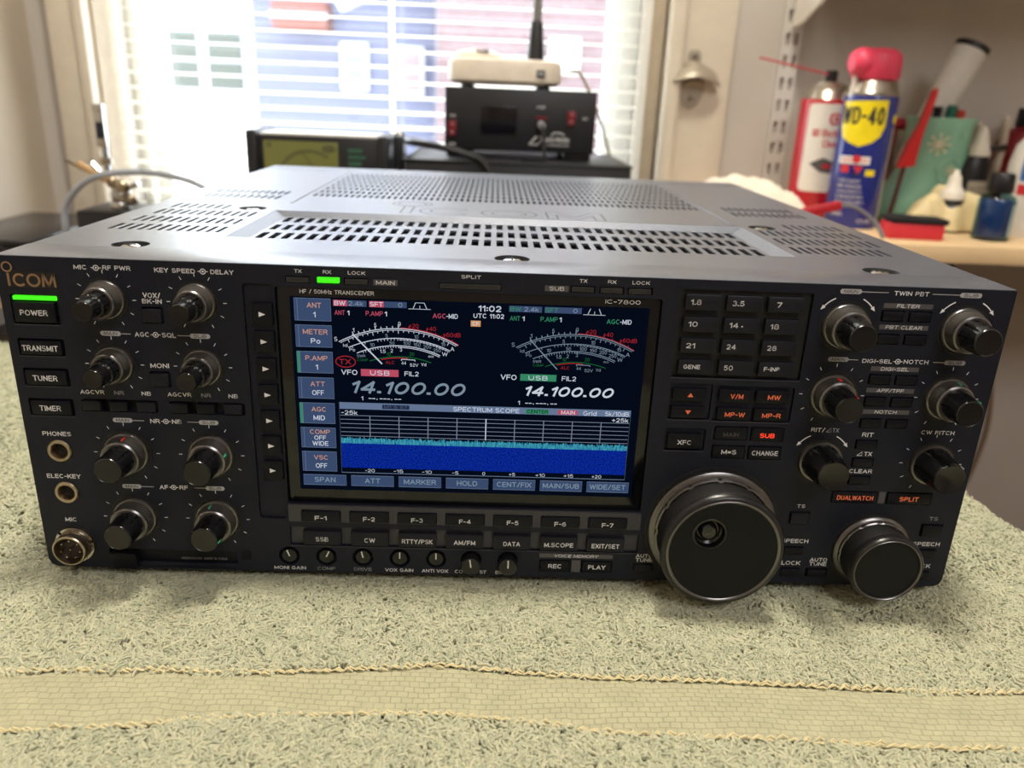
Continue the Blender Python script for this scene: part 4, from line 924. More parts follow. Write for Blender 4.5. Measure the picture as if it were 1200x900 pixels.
# power supply
ps = thing('power_supply', 'black bench power supply with two red rocker switches', 'power supply', (.018, .655, EZ))
psb = MB(); psb.box(-.088, .089, 0, .15, .008, .078, blk, .0015)
for x in (-.07, .07):
    for y in (.015, .13):
        b = MB(); b.box(x-.016, x+.016, y-.01, y+.012, 0, .009, blk2, .002); b.build('foot', ps)
b = MB(); b.box(-.046, -.004, -.0015, .001, .028, .058, mat('psu_window', (14, 13, 18), rough=.15), .0004); b.build('meter_window', ps)
swr = mat('switch_red', (116, 22, 32), rough=.3, emit=0)
for x, z, hh in ((-.079, .032, .017), (.06, .048, .016)):
    b = MB(); b.box(-.0045, .0045, -.003, .001, -hh/2, hh/2, swr, .0006); text(b, '1', 0, hh*.25, .002, .003, M_INK, -.0032); text(b, 'O', 0, -hh*.25, .003, .003, M_INK, -.0032); b.build('rocker_switch', ps, (x, 0, z), )
b = psb
for s, x, z, w, h in (('ON', -.079, .046, .007, .003), ('OFF', -.079, .014, .008, .003), ('USB', .024, .059, .010, .003), ('DC', .077, .048, .006, .003), ('ASTRON', .045, .023, .027, .005), ('CORPORATION', .046, .017, .026, .002), ('V', -.013, .05, .003, .004), ('A', -.013, .038, .003, .004)):
    text(b, s, x, z, w, h, M_INK, -.0003)
line(b, [(.012, .017), (.02, .026), (.028, .026), (.022, .017)], .0014, M_INK, -.0003, True); line(b, [(.037, .028), (.041, .031), (.049, .031), (.053, .028)], .001, M_INK, -.0003)
b.build('supply_body', ps)
b = MB(); b.box(.018, .032, -.001, .001, .046, .0485, swr); b.box(.019, .03, -.001, .001, .036, .043, M_DARK); b.build('socket', ps)
b = MB(); b.tube(smooth_path([(.043, .655-.003, EZ+.04), (.044, .635, EZ+.037), (.0455, .625, EZ+.02), (.046, .615, EZ+.005), (.035, .607, EZ+.0035), (.02, .6, EZ+.003)]), .0018, blk2, 8); b.tube([(.0425, .654, EZ+.04), (.0435, .638, EZ+.039)], .0042, mat('plug_grey', (150, 150, 155)), 10)
o = b.build('usb_cable'); tag(o, 'thin black cable plugged into the front of the power supply', 'cable')
# white router with antenna
wt = thing('wireless_router', 'off-white rounded wireless router with a thick black antenna on the power supply', 'router', (.0, .70, EZ+.078))
pw = mat('router_white', (214, 203, 188), rough=.4)
b = MB(); P_ = rect(-.068, .066, -.045, .045, .03, 8); V = []; lv = [(.9, .004), (1, .008), (1, .026), (.97, .030), (.9, .032)]
for sc_, z in lv: V += [(x*sc_, y*sc_, z) for x, y in P_]
n = len(P_); F = [[i*n+k, i*n+(k+1) % n, (i+1)*n+(k+1) % n, (i+1)*n+k] for i in range(len(lv)-1) for k in range(n)]; F.append([(len(lv)-1)*n+k for k in range(n)]); F.append([k for k in range(n)][::-1])
b.add(V, F, pw); b.build('router_body', wt)
b = MB(); b.lathe([(.031, 0), (.029, .005), (.022, .0095), (.01, .0115), (.001, .012)], pw, 32, M=Matrix.Translation((-.035, .01, .0315))); b.box(-.036, -.020, -.0165, -.013, .0385, .0415, mat('router_dark', (90, 86, 80)), .001); b.build('dome', wt)
b = MB(); b.box(.035, .045, -.0465, -.044, .013, .021, M_DARK, .0008); b.box(.0365, .0435, -.047, -.046, .015, .019, mat('plug_grey', (150, 150, 155))); b.build('usb_port', wt)
for x in (-.045, .045):
    for y in (-.032, .032):
        b = MB(); b.lathe([(.007, 0), (.007, .0045)], blk2, 14, M=Matrix.Translation((x, y, 0))); b.build('foot', wt)
b = MB(); b.lathe([(.0115, .03), (.011, .036), (.0075, .075), (.0065, .078)], blk2, 20, M=Matrix.Translation((.036, .028, 0))); b.lathe([(.0055, .077), (.005, .18), (.004, .185)], mat('antenna_grey', (108, 108, 104), rough=.4), 16, M=Matrix.Translation((.036, .028, 0))); b.build('antenna', wt)
# cables around the supply
b = MB(); b.tube(smooth_path([(.076, .715, EZ+.1), (.092, .72, EZ+.098), (.118, .735, EZ+.055), (.135, .75, EZ+.015), (.160, .765, .10), (.168, .77, .06), (.170, .77, RZ), (.172, .77, DZ+.004), (.16, .78, DZ+.004)]), .002, mat('cable_cream', (178, 168, 146), rough=.5), 8); o = b.build('power_cable'); tag(o, 'cream cable running down from the router past the power supply', 'cable')
b = MB(); b.tube(smooth_path([(-.10, .80, EZ+.0055), (-.112, .74, EZ+.012), (-.115, .66, EZ+.016), (-.104, .61, EZ+.0165), (-.075, .60, EZ+.014), (-.04, .60, EZ+.006), (-.02, .595, EZ-.004), (-.01, .585, EZ-.03), (.0, .57, EZ-.09), (.0, .56, DZ+.005)]), .0038, blk2, 10); o = b.build('power_cable'); tag(o, 'thick black cable looping over the flat black box', 'cable')
# LCD meter
mt = thing('lcd_meter', 'black station meter with olive lcd and silver top', 'meter', (-.207, .6, RZ))
b = MB(); b.box(-.077, .077, 0, .075, 0, .114, blk2, .002)
b.box(-.079, -.066, -.006, .08, 0, .119, blk2, .003); b.box(.066, .079, -.006, .08, 0, .117, blk2, .003); b.build('meter_body', mt)
b = MB(); b.box(-.064, .064, .001, .07, .1135, .1165, mat('silver_top', (215, 213, 208), rough=.35, metal=.2), .001); b.build('top_plate', mt)
b = MB(); lm = mat('lcd_olive', (128, 124, 60), rough=.3, var=.04, emit=.62); ld = mat('lcd_ink', (82, 84, 50), rough=.5)
b.box(-.060, .022, -.0015, .001, .06, .108, lm, .0005)
line(b, [(x/1000, z/1000) for x, z in arc(-10, 62, 36, 150, 55, 24)], .0035, ld, -.0018); line(b, [(-.018, .098), (.004, .066)], .0022, ld, -.0019)
flat(b, [(.012+.008*math.cos(a), .101+.0045*math.sin(a)) for a in np.linspace(0, 6.2, 20)], ld, -.0018); flat(b, rect(-.057, -.051, .101, .106), ld, -.0018)
b.build('lcd_panel', mt)
b = MB(); gn = mat('meter_green', (50, 92, 72), rough=.5)
for z, w in ((.1, .016), (.093, .019), (.086, .015), (.076, .02)): b.box(.033, .033+w, -.0008, 0, z-.002, z+.002, gn)
b.build('printed_panel', mt)
# little black gadget at the right of the meter
b = MB(); b.box(-.006, .006, -.02, .02, 0, .115, blk2, .003); b.lathe([(.006, .115), (.005, .119), (.001, .12)], M_CHROME, 16); o = b.build('adapter_plug', loc=(-.125, .68, RZ)); tag(o, 'narrow black adapter standing between the meter and the flat box', 'adapter')

# left: soldering helper on black block, grey cable, case
hb = thing('third_hand_tool', 'chrome third hand soldering clip stand with jointed clamps', 'tool', (-.43, .6, DZ))
b = MB(); b.box(-.045, .065, -.02, .06, 0, .096, blk2, .003); b.build('base_block', hb, )
b = MB()
for p, r in (((-.002, 0, .10), .011), ((.0, 0, .112), .012), ((.004, -.004, .122), .009), ((-.008, .0, .127), .008), ((.01, .0, .108), .008)):
    b.lathe([(r*math.sin(a), -r*math.cos(a)) for a in np.linspace(.05, PI-.05, 9)], M_NICKEL if r < .0095 else M_CHROME, 18, M=Matrix.Translation(p))
b.tube([(.0, 0, .11), (-.007, 0, .125), (-.014, 0, .135)], .004, M_CHROME, 10); b.tube([(.002, .0, .118), (.022, -.004, .126)], .003, M_CHROME, 10); b.tube([(-.014, 0, .128), (-.03, .004, .145)], .003, M_CHROME, 10); b.build('ball_joint', hb)
b = MB(); b.tube([(-.0125, 0, .13), (-.0125, 0, .165)], .004, M_CHROME, 12); b.lathe([(.007, .145), (.007, .152)], M_NICKEL, 16, M=Matrix.Translation((-.0125, 0, 0))); b.build('post', hb)
b = MB(); b.box(-.0055, .0055, -.004, .004, 0, .044, M_CHROME, .001); b.box(-.0035, .0045, -.0046, -.003, .009, .026, mat('clip_stripe', (60, 66, 80), rough=.2, metal=.8)); b.box(-.006, .006, -.005, .005, .037, .045, M_CHROME, .001); b.build('clip_jaw', hb, (-.0135, 0, .164))  # dark stripe on the chrome jaw
b = MB(); pin = mat('clip_brass', (196, 158, 112), rough=.35, metal=.4); Mx = Matrix.Translation((-.024, -.012, .138)) @ Matrix.Rotation(math.radians(32), 4, 'Y')
b.box(-.017, .017, -.004, -.001, -.003, .003, pin, .0012, M=Mx); b.box(-.017, .017, .001, .004, -.0035, .0025, pin, .0012, M=Mx); b.build('alligator_clip', hb)
b = MB(); Mx = Matrix.Translation((-.044, .0, .142)) @ Matrix.Rotation(math.radians(28), 4, 'Y'); b.box(-.014, .01, -.002, .002, -.002, .002, mat('clip_dull', (120, 108, 90), metal=.5, rough=.4), .0008, M=Mx); b.build('alligator_clip', hb)
b = MB(); b.tube(smooth_path([(-.495, .585, DZ+.01), (-.492, .585, .03), (-.488, .58, .056), (-.485, .58, .078), (-.468, .575, .099), (-.447, .57, .1125), (-.42, .565, .1195), (-.385, .56, .1225), (-.35, .555, .119), (-.317, .545, .110), (-.27, .53, .085), (-.25, .52, .03), (-.25, .5, DZ+.0125)]), [.0035]*97, mat('cable_grey', (150, 156, 166), rough=.4), 10); o = b.build('grey_cable'); tag(o, 'grey cable arching up beside the left end of the radio', 'cable')
b = MB(); b.box(-.05, .06, -.1, .1, .0, .058, blk2, .006); b.box(-.05, .06, -.102, .102, .058, .064, mat('case_top_black', (30, 30, 34), rough=.25), .002); o = b.build('equipment_case', loc=(-.577, .66, DZ)); tag(o, 'low black case at the far left against the wall', 'case')
b = MB(); b.tube(smooth_path([(-.60, .52, .012), (-.56, .50, .020), (-.52, .48, .022), (-.47, .46, .012), (-.44, .44, -.01), (-.40, .4, DZ+.004), (-.36, .37, DZ+.0038)]), .0035, mat('cable_white', (205, 205, 208), rough=.4), 10); o = b.build('white_cable'); tag(o, 'white cable lying on the desk left of the radio', 'cable')
b = MB(); V = []; F = []
b.lathe([(.03*math.sin(a), .018*(1-math.cos(a))) for a in np.linspace(.3, PI/1.6, 8)][::-1], blk2, 24, M=Matrix.Diagonal((.8, 1.5, 1, 1))); o = b.build('computer_mouse', loc=(-.465, .39, DZ-.0)); tag(o, 'dark rounded mouse beside the towel edge', 'mouse')

# ================================================================== RIGHT: opener, shelf, things on it
SZ = .078
op = thing('bottle_opener', 'nickel wall mounted bottle opener on the window trim', 'bottle opener', (.2545, WY-.022, .246))
b = MB(); ou = [(-.006, .036), (.006, .036), (.009, .03), (.008, .018), (.012, .008), (.018, -.006), (.016, -.022), (.009, -.035), (0, -.039), (-.009, -.035), (-.016, -.022), (-.018, -.006), (-.012, .008), (-.008, .018), (-.009, .03)]
V, F = plate(ou, [], .003); b.add([(x, y-.003, z) for x, y, z in V], F, mat('opener_nickel', (176, 166, 150), rough=.4, metal=.6)); b.build('back_plate', op)
b = MB(); V = []; n = 20; ONI = MATS['opener_nickel']
for i in range(n+1):
    a = -1.25+2.5*i/n; u = math.sin(a)/math.sin(1.25)*.038; dd = .004+.024*max(0, math.cos(a*1.15)); zt = .017-.006*abs(a)**1.5
    V += [(u*.5, -.004, zt+.006), (u*.8, -.003-dd*.7, zt-.002), (u, -.003-dd, zt-.014-.004*abs(a)), (u*.97, -.0045-dd*.93, zt-.016-.004*abs(a)), (u*.78, -.003-dd*.6, zt-.006)]
F = [[i*5+k, (i+1)*5+k, (i+1)*5+k+1, i*5+k+1] for i in range(n) for k in range(4)]; b.add(V, F, ONI); b.build('hood', op)
b = MB(); b.tube([(-.012, -.004, -.008), (-.004, -.011, -.004), (.004, -.011, -.004), (.012, -.004, -.008)], .0035, ONI, 10); b.build('pry_lip', op)
for z in (.028, -.027):
    b = MB(); b.lathe([(.0045, .0), (.0045, .0045), (.003, .0058), (.001, .006)], M_CHROME, 16, axis='y', M=Matrix.Translation((0, 0, z))); b.build('screw', op)
# slotted standard and bracket
V, F = plate(rect(-.0135, .0135, 0, .75), [rect(x-.0028, x+.0028, z, z+.016) for x in (-.006, .006) for z in [.006+.0285*k for k in range(25)]], .005)
stm = mat('standard_white', (206, 202, 196), rough=.5)
b = MB(); b.add([(x, y-.006, z) for x, y, z in V], F, stm, False); b.box(-.0125, .0125, -.001, .0, 0, .75, mat('slot_grey', (160, 152, 146))); o = b.build('shelf_standard', loc=(.389, WY, .06)); tag(o, 'white slotted shelf standard screwed to the wall', 'shelf standard')
BX = .384
us = thing('wall_shelf', 'white upper shelf on a tapered bracket above the spray cans', 'shelf', (.75, WY, .315))
b = MB(); V, F = plate([(-.32, .10), (-.32, .13), (-.014, .13), (-.014, .0), (-.05, .004)], [], .004); b.add([(y, x, z) for x, y, z in V], F, mat('bracket_white', (240, 236, 228), rough=.5), False); b.build('bracket', us, (BX-.75, 0, 0))
b = MB(); b.box(-.36, .65, -.30, -.005, .13, .15, mat('shelf_white', (220, 214, 205), rough=.6)); b.build('shelf_board', us)
pine = mat('shelf_pine', (222, 192, 150), rough=.6, var=.07, scale=12)
b = MB(); b.box(.24, 1.25, .545, WY-.024, SZ-.020, SZ, pine, .0015); o = b.build('pine_shelf'); tag(o, 'pale pine shelf board holding the spray cans and mug', 'shelf')

# decals bent around a cylinder (z axis); u along the circumference seen from -y
def bent(mb, V2, F2, R, m, u0=0, M=None, lift=.0004):
    bmm = bmesh.new(); vs = [bmm.verts.new((x, 0, z)) for x, z in V2]
    for f in F2:
        try: bmm.faces.new([vs[i] for i in f])
        except ValueError: pass
    xs_ = [x for x, z in V2]; x = min(xs_)+.0025
    while x < max(xs_):
        bmesh.ops.bisect_plane(bmm, geom=list(bmm.verts)+list(bmm.edges)+list(bmm.faces), plane_co=(x, 0, 0), plane_no=(1, 0, 0)); x += .0025
    for v in bmm.verts:
        a = (v.co.x+u0)/R; v.co = Vector(((R+lift)*math.sin(a), -(R+lift)*math.cos(a), v.co.z))
    mb.bm(bmm, m, M, False)
def btext(mb, s, u, z, w, h, R, m, lift=.0006, bold=.02, shear=0):
    V, F = text_mesh(s, w, h, bold, shear); bent(mb, [(u+a, z+c) for a, c in V], F, R, m, 0, None, lift)
def bpoly(mb, pts, R, m, lift=.0003): bent(mb, pts, [list(range(len(pts)))], R, m, 0, None, lift)

navy = mat('can_navy', (28, 44, 132), rough=.25, coat=.4); yel = mat('can_yellow', (245, 222, 30), rough=.35); capred = mat('cap_red', (232, 70, 100), rough=.4); alu = mat('can_aluminium', (178, 170, 158), rough=.3, metal=.9)
wink = paint('can_white', (235, 232, 225)); rink = paint('can_red', (205, 40, 50)); kink = paint('can_black', (22, 24, 40))
wd = thing('spray_can', 'blue and yellow lubricant spray can with red cap in front of the smaller can', 'spray can', (.4365, .675, SZ), (0, 0, math.radians(-7)))
R = .0315
b = MB(); b.lathe([(R*.97, 0), (R, .003), (R, .150), (R*.98, .154), (R*.9, .157)], navy, 48, cap1=False); b.build('can_body', wd)
b = MB(); b.lathe([(R*.99, .153), (R*1.0, .156), (R*.94, .159), (R*.86, .166), (R*.74, .172), (R*.62, .175)], alu, 48); b.build('shoulder', wd)
b = MB(); u0 = -.014
bpoly(b, [(-.042, .146), (.012, .149), (.013, .120), (.009, .109), (.0, .101), (-.014, .096), (-.028, .101), (-.037, .107), (-.041, .120)], R, yel)
btext(b, 'WD-40', -.0155, .131, .050, .0195, R, kink, .0007, .075); bpoly(b, rect(-.034, .002, .076, .085), R, wink); btext(b, 'SMART STRAW', -.016, .0805, .031, .0045, R, rink); bpoly(b, circ(-.013, .082, .0048, 16), R, rink, .0008)
bpoly(b, rect(-.030, -.020, .066, .075), R, rink); bpoly(b, [(-.016, .074), (-.004, .074), (-.010, .065)], R, rink); bpoly(b, rect(-.001, .010, .063, .070), R, yel); bpoly(b, rect(-.016, -.008, .0625, .066), R, kink)
for k, s in enumerate(('STOPS SQUEAKS', 'DRIVES OUT MOISTURE', 'CLEANS & PROTECTS', 'LOOSENS RUSTED PARTS', 'FREES STICKY PARTS')): btext(b, s, -.018+.001*k, .0565-.0062*k, .026+.002*k, .0038, R, wink, .0005, .0)
btext(b, 'DANGER', -.026, .017, .014, .004, R, wink); btext(b, '12 OZ 340 G', .008, .010, .018, .004, R, wink)
bpoly(b, rect(.028, .034, .01, .12), R, paint('can_label_grey', (190, 180, 170))); bpoly(b, circ(.0305, .128, .006, 16), R, yel)
b.build('can_label', wd)
b = MB(); b.lathe([(.0255, .171), (.0272, .174), (.0272, .190), (.0255, .199), (.020, .204), (.010, .206), (.001, .2062)], capred, 36); b.tube(smooth_path([(.010, .002, .188), (-.008, -.005, .1885), (-.020, -.010, .189), (-.034, -.015, .188)], 4), [.012, .0145, .016, .0165, .0168, .017, .017, .017, .0168, .0165, .0155, .013, .008], capred, 20); b.build('cap', wd)
b = MB(); b.tube([(-.026, -.012, .15), (-.026, -.012, .18)], .003, mat('straw_white', (225, 215, 205)), 10); b.build('straw_holder', wd)
cr = thing('spray_can', 'red and white contact cleaner spray can with thin red straw behind the blue can', 'spray can', (.415, .752, SZ), (0, 0, math.radians(-4)))
R2 = .0328; cred = mat('can_red_gloss', (196, 32, 48), rough=.3, coat=.3)
b = MB(); b.lathe([(R2*.97, 0), (R2, .003), (R2, .145), (R2*.99, .148)], cred, 48, cap1=False); b.build('can_body', cr)
b = MB(); b.lathe([(R2*.99, .147), (R2*.93, .150), (R2*.86, .157), (R2*.66, .163), (R2*.64, .166), (R2*.45, .166), (R2*.44, .169)], alu, 48); b.build('shoulder', cr)
b = MB(); bpoly(b, rect(-.031, .045, .035, .143, .006), R2, paint('can_cream', (232, 226, 216)))
bpoly(b, rect(-.004, .026, .118, .132, .005), R2, rink, .0006); btext(b, 'CRC', .011, .125, .024, .0095, R2, wink, .0009, .06)
btext(b, 'QD Electronic', -.0, .108, .044, .009, R2, rink, .0006, .075); btext(b, 'Cleaner', .006, .095, .028, .009, R2, rink, .0006, .075); bpoly(b, [(-.02, .07), (-.004, .078), (.016, .07), (.012, .058), (-.006, .06)], R2, paint('can_pic', (90, 86, 84)), .0006); bpoly(b, rect(-.004, .006, .065, .07), R2, rink, .0009)
b.build('can_label', cr)
b = MB(); b.lathe([(.0075, .168), (.0075, .181), (.006, .183)], blk2, 20); b.build('nozzle', cr)
b = MB(); b.tube([(-.006, -.004, .178), (-.10, -.03, .193)], .0012, paint('straw_red', (200, 70, 80)), 8); b.build('straw', cr)

# ceramic boot
mint = mat('ceramic_mint', (146, 198, 170), rough=.25, coat=.3, var=.04); snow = paint('snow_cream', (222, 212, 180))
bt = thing('ceramic_boot', 'mint green ceramic boot cup with cream snowflakes holding pens', 'cup', (.564, .745, SZ))
b = MB(); V = []; seg = 36; lv = [(.0, .052, .034, -.009), (.006, .059, .037, -.0105), (.02, .0615, .038, -.0105), (.036, .0585, .037, -.0075), (.05, .052, .0365, -.002), (.062, .0465, .036, .0005), (.076, .043, .036, .001), (.088, .041, .036, .0005), (.10, .039, .037, .0), (.122, .0405, .0385, .0), (.130, .043, .041, .0), (.132, .0425, .0405, 0), (.130, .040, .038, 0), (.10, .036, .034, 0), (.06, .034, .032, 0)]
for z, a, c, ox in lv: V += [(ox+a*math.cos(2*PI*k/seg), c*math.sin(2*PI*k/seg), z) for k in range(seg)]
F = [[i*seg+k, i*seg+(k+1) % seg, (i+1)*seg+(k+1) % seg, (i+1)*seg+k] for i in range(len(lv)-1) for k in range(seg)]; F += [list(range(seg))[::-1], [(len(lv)-1)*seg+k for k in range(seg)]]
b.add(V, F, mint); b.build('cup_body', bt)
b = MB()
def flake(u, z, r, arms, m=snow, w=.0022):
    for k in range(arms):
        a = 2*PI*k/arms; c = (math.cos(a), math.sin(a)); n = (-math.sin(a), math.cos(a))
        bpoly(b, [(u+n[0]*w/2, z+n[1]*w/2), (u+c[0]*r+n[0]*w/2, z+c[1]*r+n[1]*w/2), (u+c[0]*r-n[0]*w/2, z+c[1]*r-n[1]*w/2), (u-n[0]*w/2, z-n[1]*w/2)], .0395, m)
        bpoly(b, circ(u+c[0]*r, z+c[1]*r, w*.9, 8), .0395, m, .0005)
flake(-.016, .1, .012, 8); flake(.04, .1, .01, 8); flake(.014, .112, .003, 6, paint('snow_mint', (160, 205, 180)), .001)
pm = paint('snow_mint', (160, 205, 180))
for k in range(22):
    a = math.radians(40+11*k); b_ = a+math.radians(11.5); cu, cz_, r = .004, .069, .016
    if cz_+r*math.sin(a) > .05: bpoly(b, [(cu+r*math.cos(a), cz_+r*math.sin(a)), (cu+r*math.cos(b_), cz_+r*math.sin(b_)), (cu+(r-.0018)*math.cos(b_), cz_+(r-.0018)*math.sin(b_)), (cu+(r-.0018)*math.cos(a), cz_+(r-.0018)*math.sin(a))], .039, pm, .0012)
flake(.004, .069, .007, 8, snow, .0012)
b.build('snowflake_print', bt)
# things in and behind the boot
def rod(name, p0, p1, r, m, label, cat, cap=None, group=None):
    b = MB(); b.tube([p0, p1], r, m, 14)
    if cap:
        d = (Vector(p1)-Vector(p0)).normalized(); q = Vector(p1)-d*cap[1]; b.tube([q, Vector(p1)+d*.001], r*1.06, cap[0], 14)
    o = b.build(name); tag(o, label, cat, group); return o
bz = SZ+.062; bx, by = .564, .745
rod('marker_pen', (bx-.010, by-.005, bz), (bx-.0135, by-.012, bz+.083), .0055, mat('pen_black', (26, 28, 34), rough=.35), 'black marker pen standing in the mint boot cup', 'pen')
rod('marker_pen', (bx+.002, by-.008, bz), (bx+.003, by-.016, bz+.085), .006, mat('pen_green', (36, 110, 92), rough=.35), 'green marker pen standing in the mint boot cup', 'pen')
rod('marker_pen', (bx+.014, by-.005, bz), (bx+.0165, by-.012, bz+.080), .006, mat('pen_red', (196, 68, 52), rough=.35), 'red marker pen standing in the mint boot cup', 'pen')
ct = thing('clear_tube', 'clear plastic tube with black cap leaning up from the mint boot cup', 'tube', (bx-.033, by+.008, bz+.006), (0, math.radians(21), 0))
tm = mat('tube_frost', (244, 240, 234), rough=.35); translucent(tm, .4)
b = MB(); b.lathe([(.0125, 0), (.0155, .03), (.0205, .158), (.019, .159)], tm, 32, cap1=False); b.build('tube_body', ct)
b = MB(); b.lathe([(.0215, .156), (.0215, .162), (.019, .1635), (.001, .1638)], blk2, 32); b.build('cap', ct)
rt = mat('tool_red', (214, 42, 44), rough=.35)
rs_ = thing('red_scraper', 'upright red plastic wedge tool beside the mint boot cup', 'tool', (.503, .70, SZ), (0, math.radians(4), 0))
b = MB(); V, F = plate([(-.013, 0), (.008, .004), (.0085, .045), (.0125, .088), (.0118, .097), (.0075, .094), (.001, .052), (-.006, .032)], [], .008); b.add([(x, y-.004, z+.07) for x, y, z in V], F, rt, False); b.build('blade', rs_)
b = MB(); b.tube([(-.004, .004, 0), (-.002, .002, .072)], .0028, mat('tool_dark', (90, 30, 30)), 10); b.lathe([(.014, 0), (.014, .003)], blk2, 20); b.build('stand', rs_)
b = MB(); b.tube(smooth_path([(0, 0, .03), (-.01, -.006, .03), (-.02, -.006, .028), (-.026, 0, .026)]), .013, mat('knob_red_dark', (170, 30, 48), rough=.35), 16); b.lathe([(.013, 0), (.012, .028)], mat('knob_red_dark', (170, 30, 48)), 18); o = b.build('red_hand_grip', loc=(.505, .765, SZ)); tag(o, 'rounded dark red handle between blue can and mint boot', 'tool')
b = MB(); b.tube([(-.03, 0, .118), (-.005, 0, .121), (.01, 0, .122)], .008, mat('knob_red_dark', (170, 30, 48)), 14); b.lathe([(.006, 0), (.006, .12)], mat('knob_red_dark', (170, 30, 48)), 12, M=Matrix.Translation((-.01, 0, 0))); o = b.build('red_valve', loc=(.545, .81, SZ)); tag(o, 'dark red bar handle behind the mint boot cup', 'tool')
# latex glove heap
def heap(name, cx, cy, rx, ry, h, m, label, cat, seed, n=46):
    rng = random.Random(seed); V = []
    ph = [(rng.uniform(12, 70), rng.uniform(12, 70), rng.uniform(0, 6), rng.uniform(.2, 1)) for _ in range(9)]
    for j in range(n+1):
        for i in range(n+1):
            u, v = -1+2*i/n, -1+2*j/n; e = sum(a*math.sin(f*u*rx*2+g*v*ry*2+p) for f, g, p, a in ph)/4
            an = math.atan2(v, u); r = math.hypot(u, v); lim = .72+.2*math.sin(3*an+seed)+.1*math.sin(7*an)
            k = max(0, 1-(r/lim)**2.2)
            q = min(1, lim/max(r, 1e-6))
            rid = sum(abs(math.sin(f*u*rx*3+g*v*ry*2+p))*a for f, g, p, a in ph)/5
            V.append((u*q*rx, v*q*ry, .0015+h*k**.7*(.45+.55*rid)+.002*rid))
    b = MB(); b.add(V, [[j*(n+1)+i, j*(n+1)+i+1, (j+1)*(n+1)+i+1, (j+1)*(n+1)+i] for j in range(n) for i in range(n)], m)
    o = b.build(name, loc=(cx, cy, SZ), sharp=60); return tag(o, label, cat)
heap('rubber_glove', .552, .668, .075, .05, .05, mat('latex_cream', (226, 208, 160), rough=.5), 'crumpled cream latex glove in front of the mint boot cup', 'glove', 3)
heap('white_cloth', .302, .68, .105, .125, .054, mat('cloth_white', (232, 222, 206), rough=.85), 'crumpled white cloth on the shelf behind the radio', 'cloth', 5)
# block eraser
er = thing('board_eraser', 'small red block eraser with black felt top at the shelf front', 'eraser', (.474, .592, SZ), (0, 0, math.radians(-5)))
b = MB(); b.box(-.031, .031, -.016, .016, 0, .018, mat('eraser_red', (205, 44, 58), rough=.5), .002); b.build('eraser_body', er)
b = MB(); b.box(-.031, .034, -.018, .018, .018, .0245, mat('felt_black', (26, 24, 28), rough=.95, bump=.6, bscale=600), .003, M=Matrix.Rotation(math.radians(1), 4, 'Y')); b.build('felt_pad', er)
# bottles
def bottle(name, x, y, label, cat='bottle', group=None, rot=0): return thing(name, label, cat, (x, y, SZ), (0, 0, math.radians(rot)), group)
bb = bottle('polish_bottle', .572, .600, 'small dark blue glass bottle with black cap at the shelf front', rot=5)
b = MB(); b.lathe([(.0185, 0), (.0195, .003), (.0195, .045), (.017, .050), (.0115, .053), (.011, .056)], glassy('bottle_glass', (170, 200, 205)), 32); b.build('bottle_glass', bb)
b = MB(); b.lathe([(.0165, .004), (.0175, .007), (.0175, .043), (.015, .047), (.001, .048)], mat('liquid_blue', (22, 76, 150), rough=.2), 32); b.build('blue_liquid', bb)
b = MB(); bpoly(b, rect(.006, .012, .006, .042), .0195, paint('bottle_strip', (150, 175, 185))); b.build('label_strip', bb)
b = MB(); b.lathe([(.0125, .054), (.0135, .056), (.0125, .074), (.011, .076), (.001, .076)], blk2, 28, rfun=lambda i, k, a: 1+.02*(k % 2)); b.build('cap', bb)
dr = bottle('dropper_bottle', .556, .705, 'short bottle with white cone nozzle and black label')
dr.location = (.551, .660, SZ)
b = MB(); b.lathe([(.0135, 0), (.014, .002), (.014, .036), (.012, .04)], mat('dropper_black', (24, 24, 26), rough=.4), 28); btext(b, 'NO', -.003, .028, .011, .006, .014, M_INK); b.build('bottle_body', dr)
b = MB(); b.lathe([(.0148, .039), (.0148, .045), (.012, .050), (.0085, .055), (.0068, .066), (.0045, .068), (.003, .073), (.001, .074)], mat('nozzle_white', (232, 224, 210), rough=.45), 28, rfun=lambda i, k, a: 1+.03*(k % 2 if i < 3 else 0)); b.build('nozzle', dr)
gb = bottle('glue_bottle', .604, .712, 'tall glue bottle with white nozzle, black top and pale label')
b = MB(); Sx = Matrix.Diagonal((1, .62, 1, 1)); b.lathe([(.015, 0), (.017, .003), (.0185, .05), (.0175, .072), (.013, .086), (.010, .09)], mat('glue_black', (28, 26, 32), rough=.4), 32, M=Sx @ Matrix.Identity(4)); b.build('bottle_body', gb)
b = MB(); b.box(-.013, .011, -.0128, -.0122, .006, .058, paint('glue_label', (176, 166, 150))); 
for k in range(7): b.box(-.011, .009, -.0131, -.0127, .012+.006*k, .0145+.006*k, paint('glue_label_ink', (140, 130, 118)))
b.build('bottle_label', gb)
b = MB(); b.lathe([(.012, .088), (.0125, .092), (.009, .104), (.006, .116), (.002, .124), (.001, .124)], mat('nozzle_white', (232, 224, 210)), 28); b.build('nozzle', gb)
wb = bottle('white_bottle', .648, .646, 'large white bottle with blue label at the right end of the shelf')
b = MB(); b.lathe([(.036, 0), (.038, .004), (.038, .085), (.034, .105), (.022, .122), (.014, .127), (.0135, .132)], mat('bottle_white', (226, 222, 216), rough=.45), 36); b.build('bottle_body', wb)
b = MB(); bpoly(b, rect(-.046, .03, .066, .104), .0382, paint('label_blue', (58, 110, 180))); bpoly(b, rect(-.046, .03, .050, .062), .0382, rink); btext(b, 'ALCOHOL', 0, .085, .045, .008, .0384, wink); b.build('bottle_label', wb)
b = MB(); b.lathe([(.015, .130), (.016, .132), (.015, .146), (.001, .147)], mat('nozzle_white', (232, 224, 210)), 28); b.build('cap', wb)
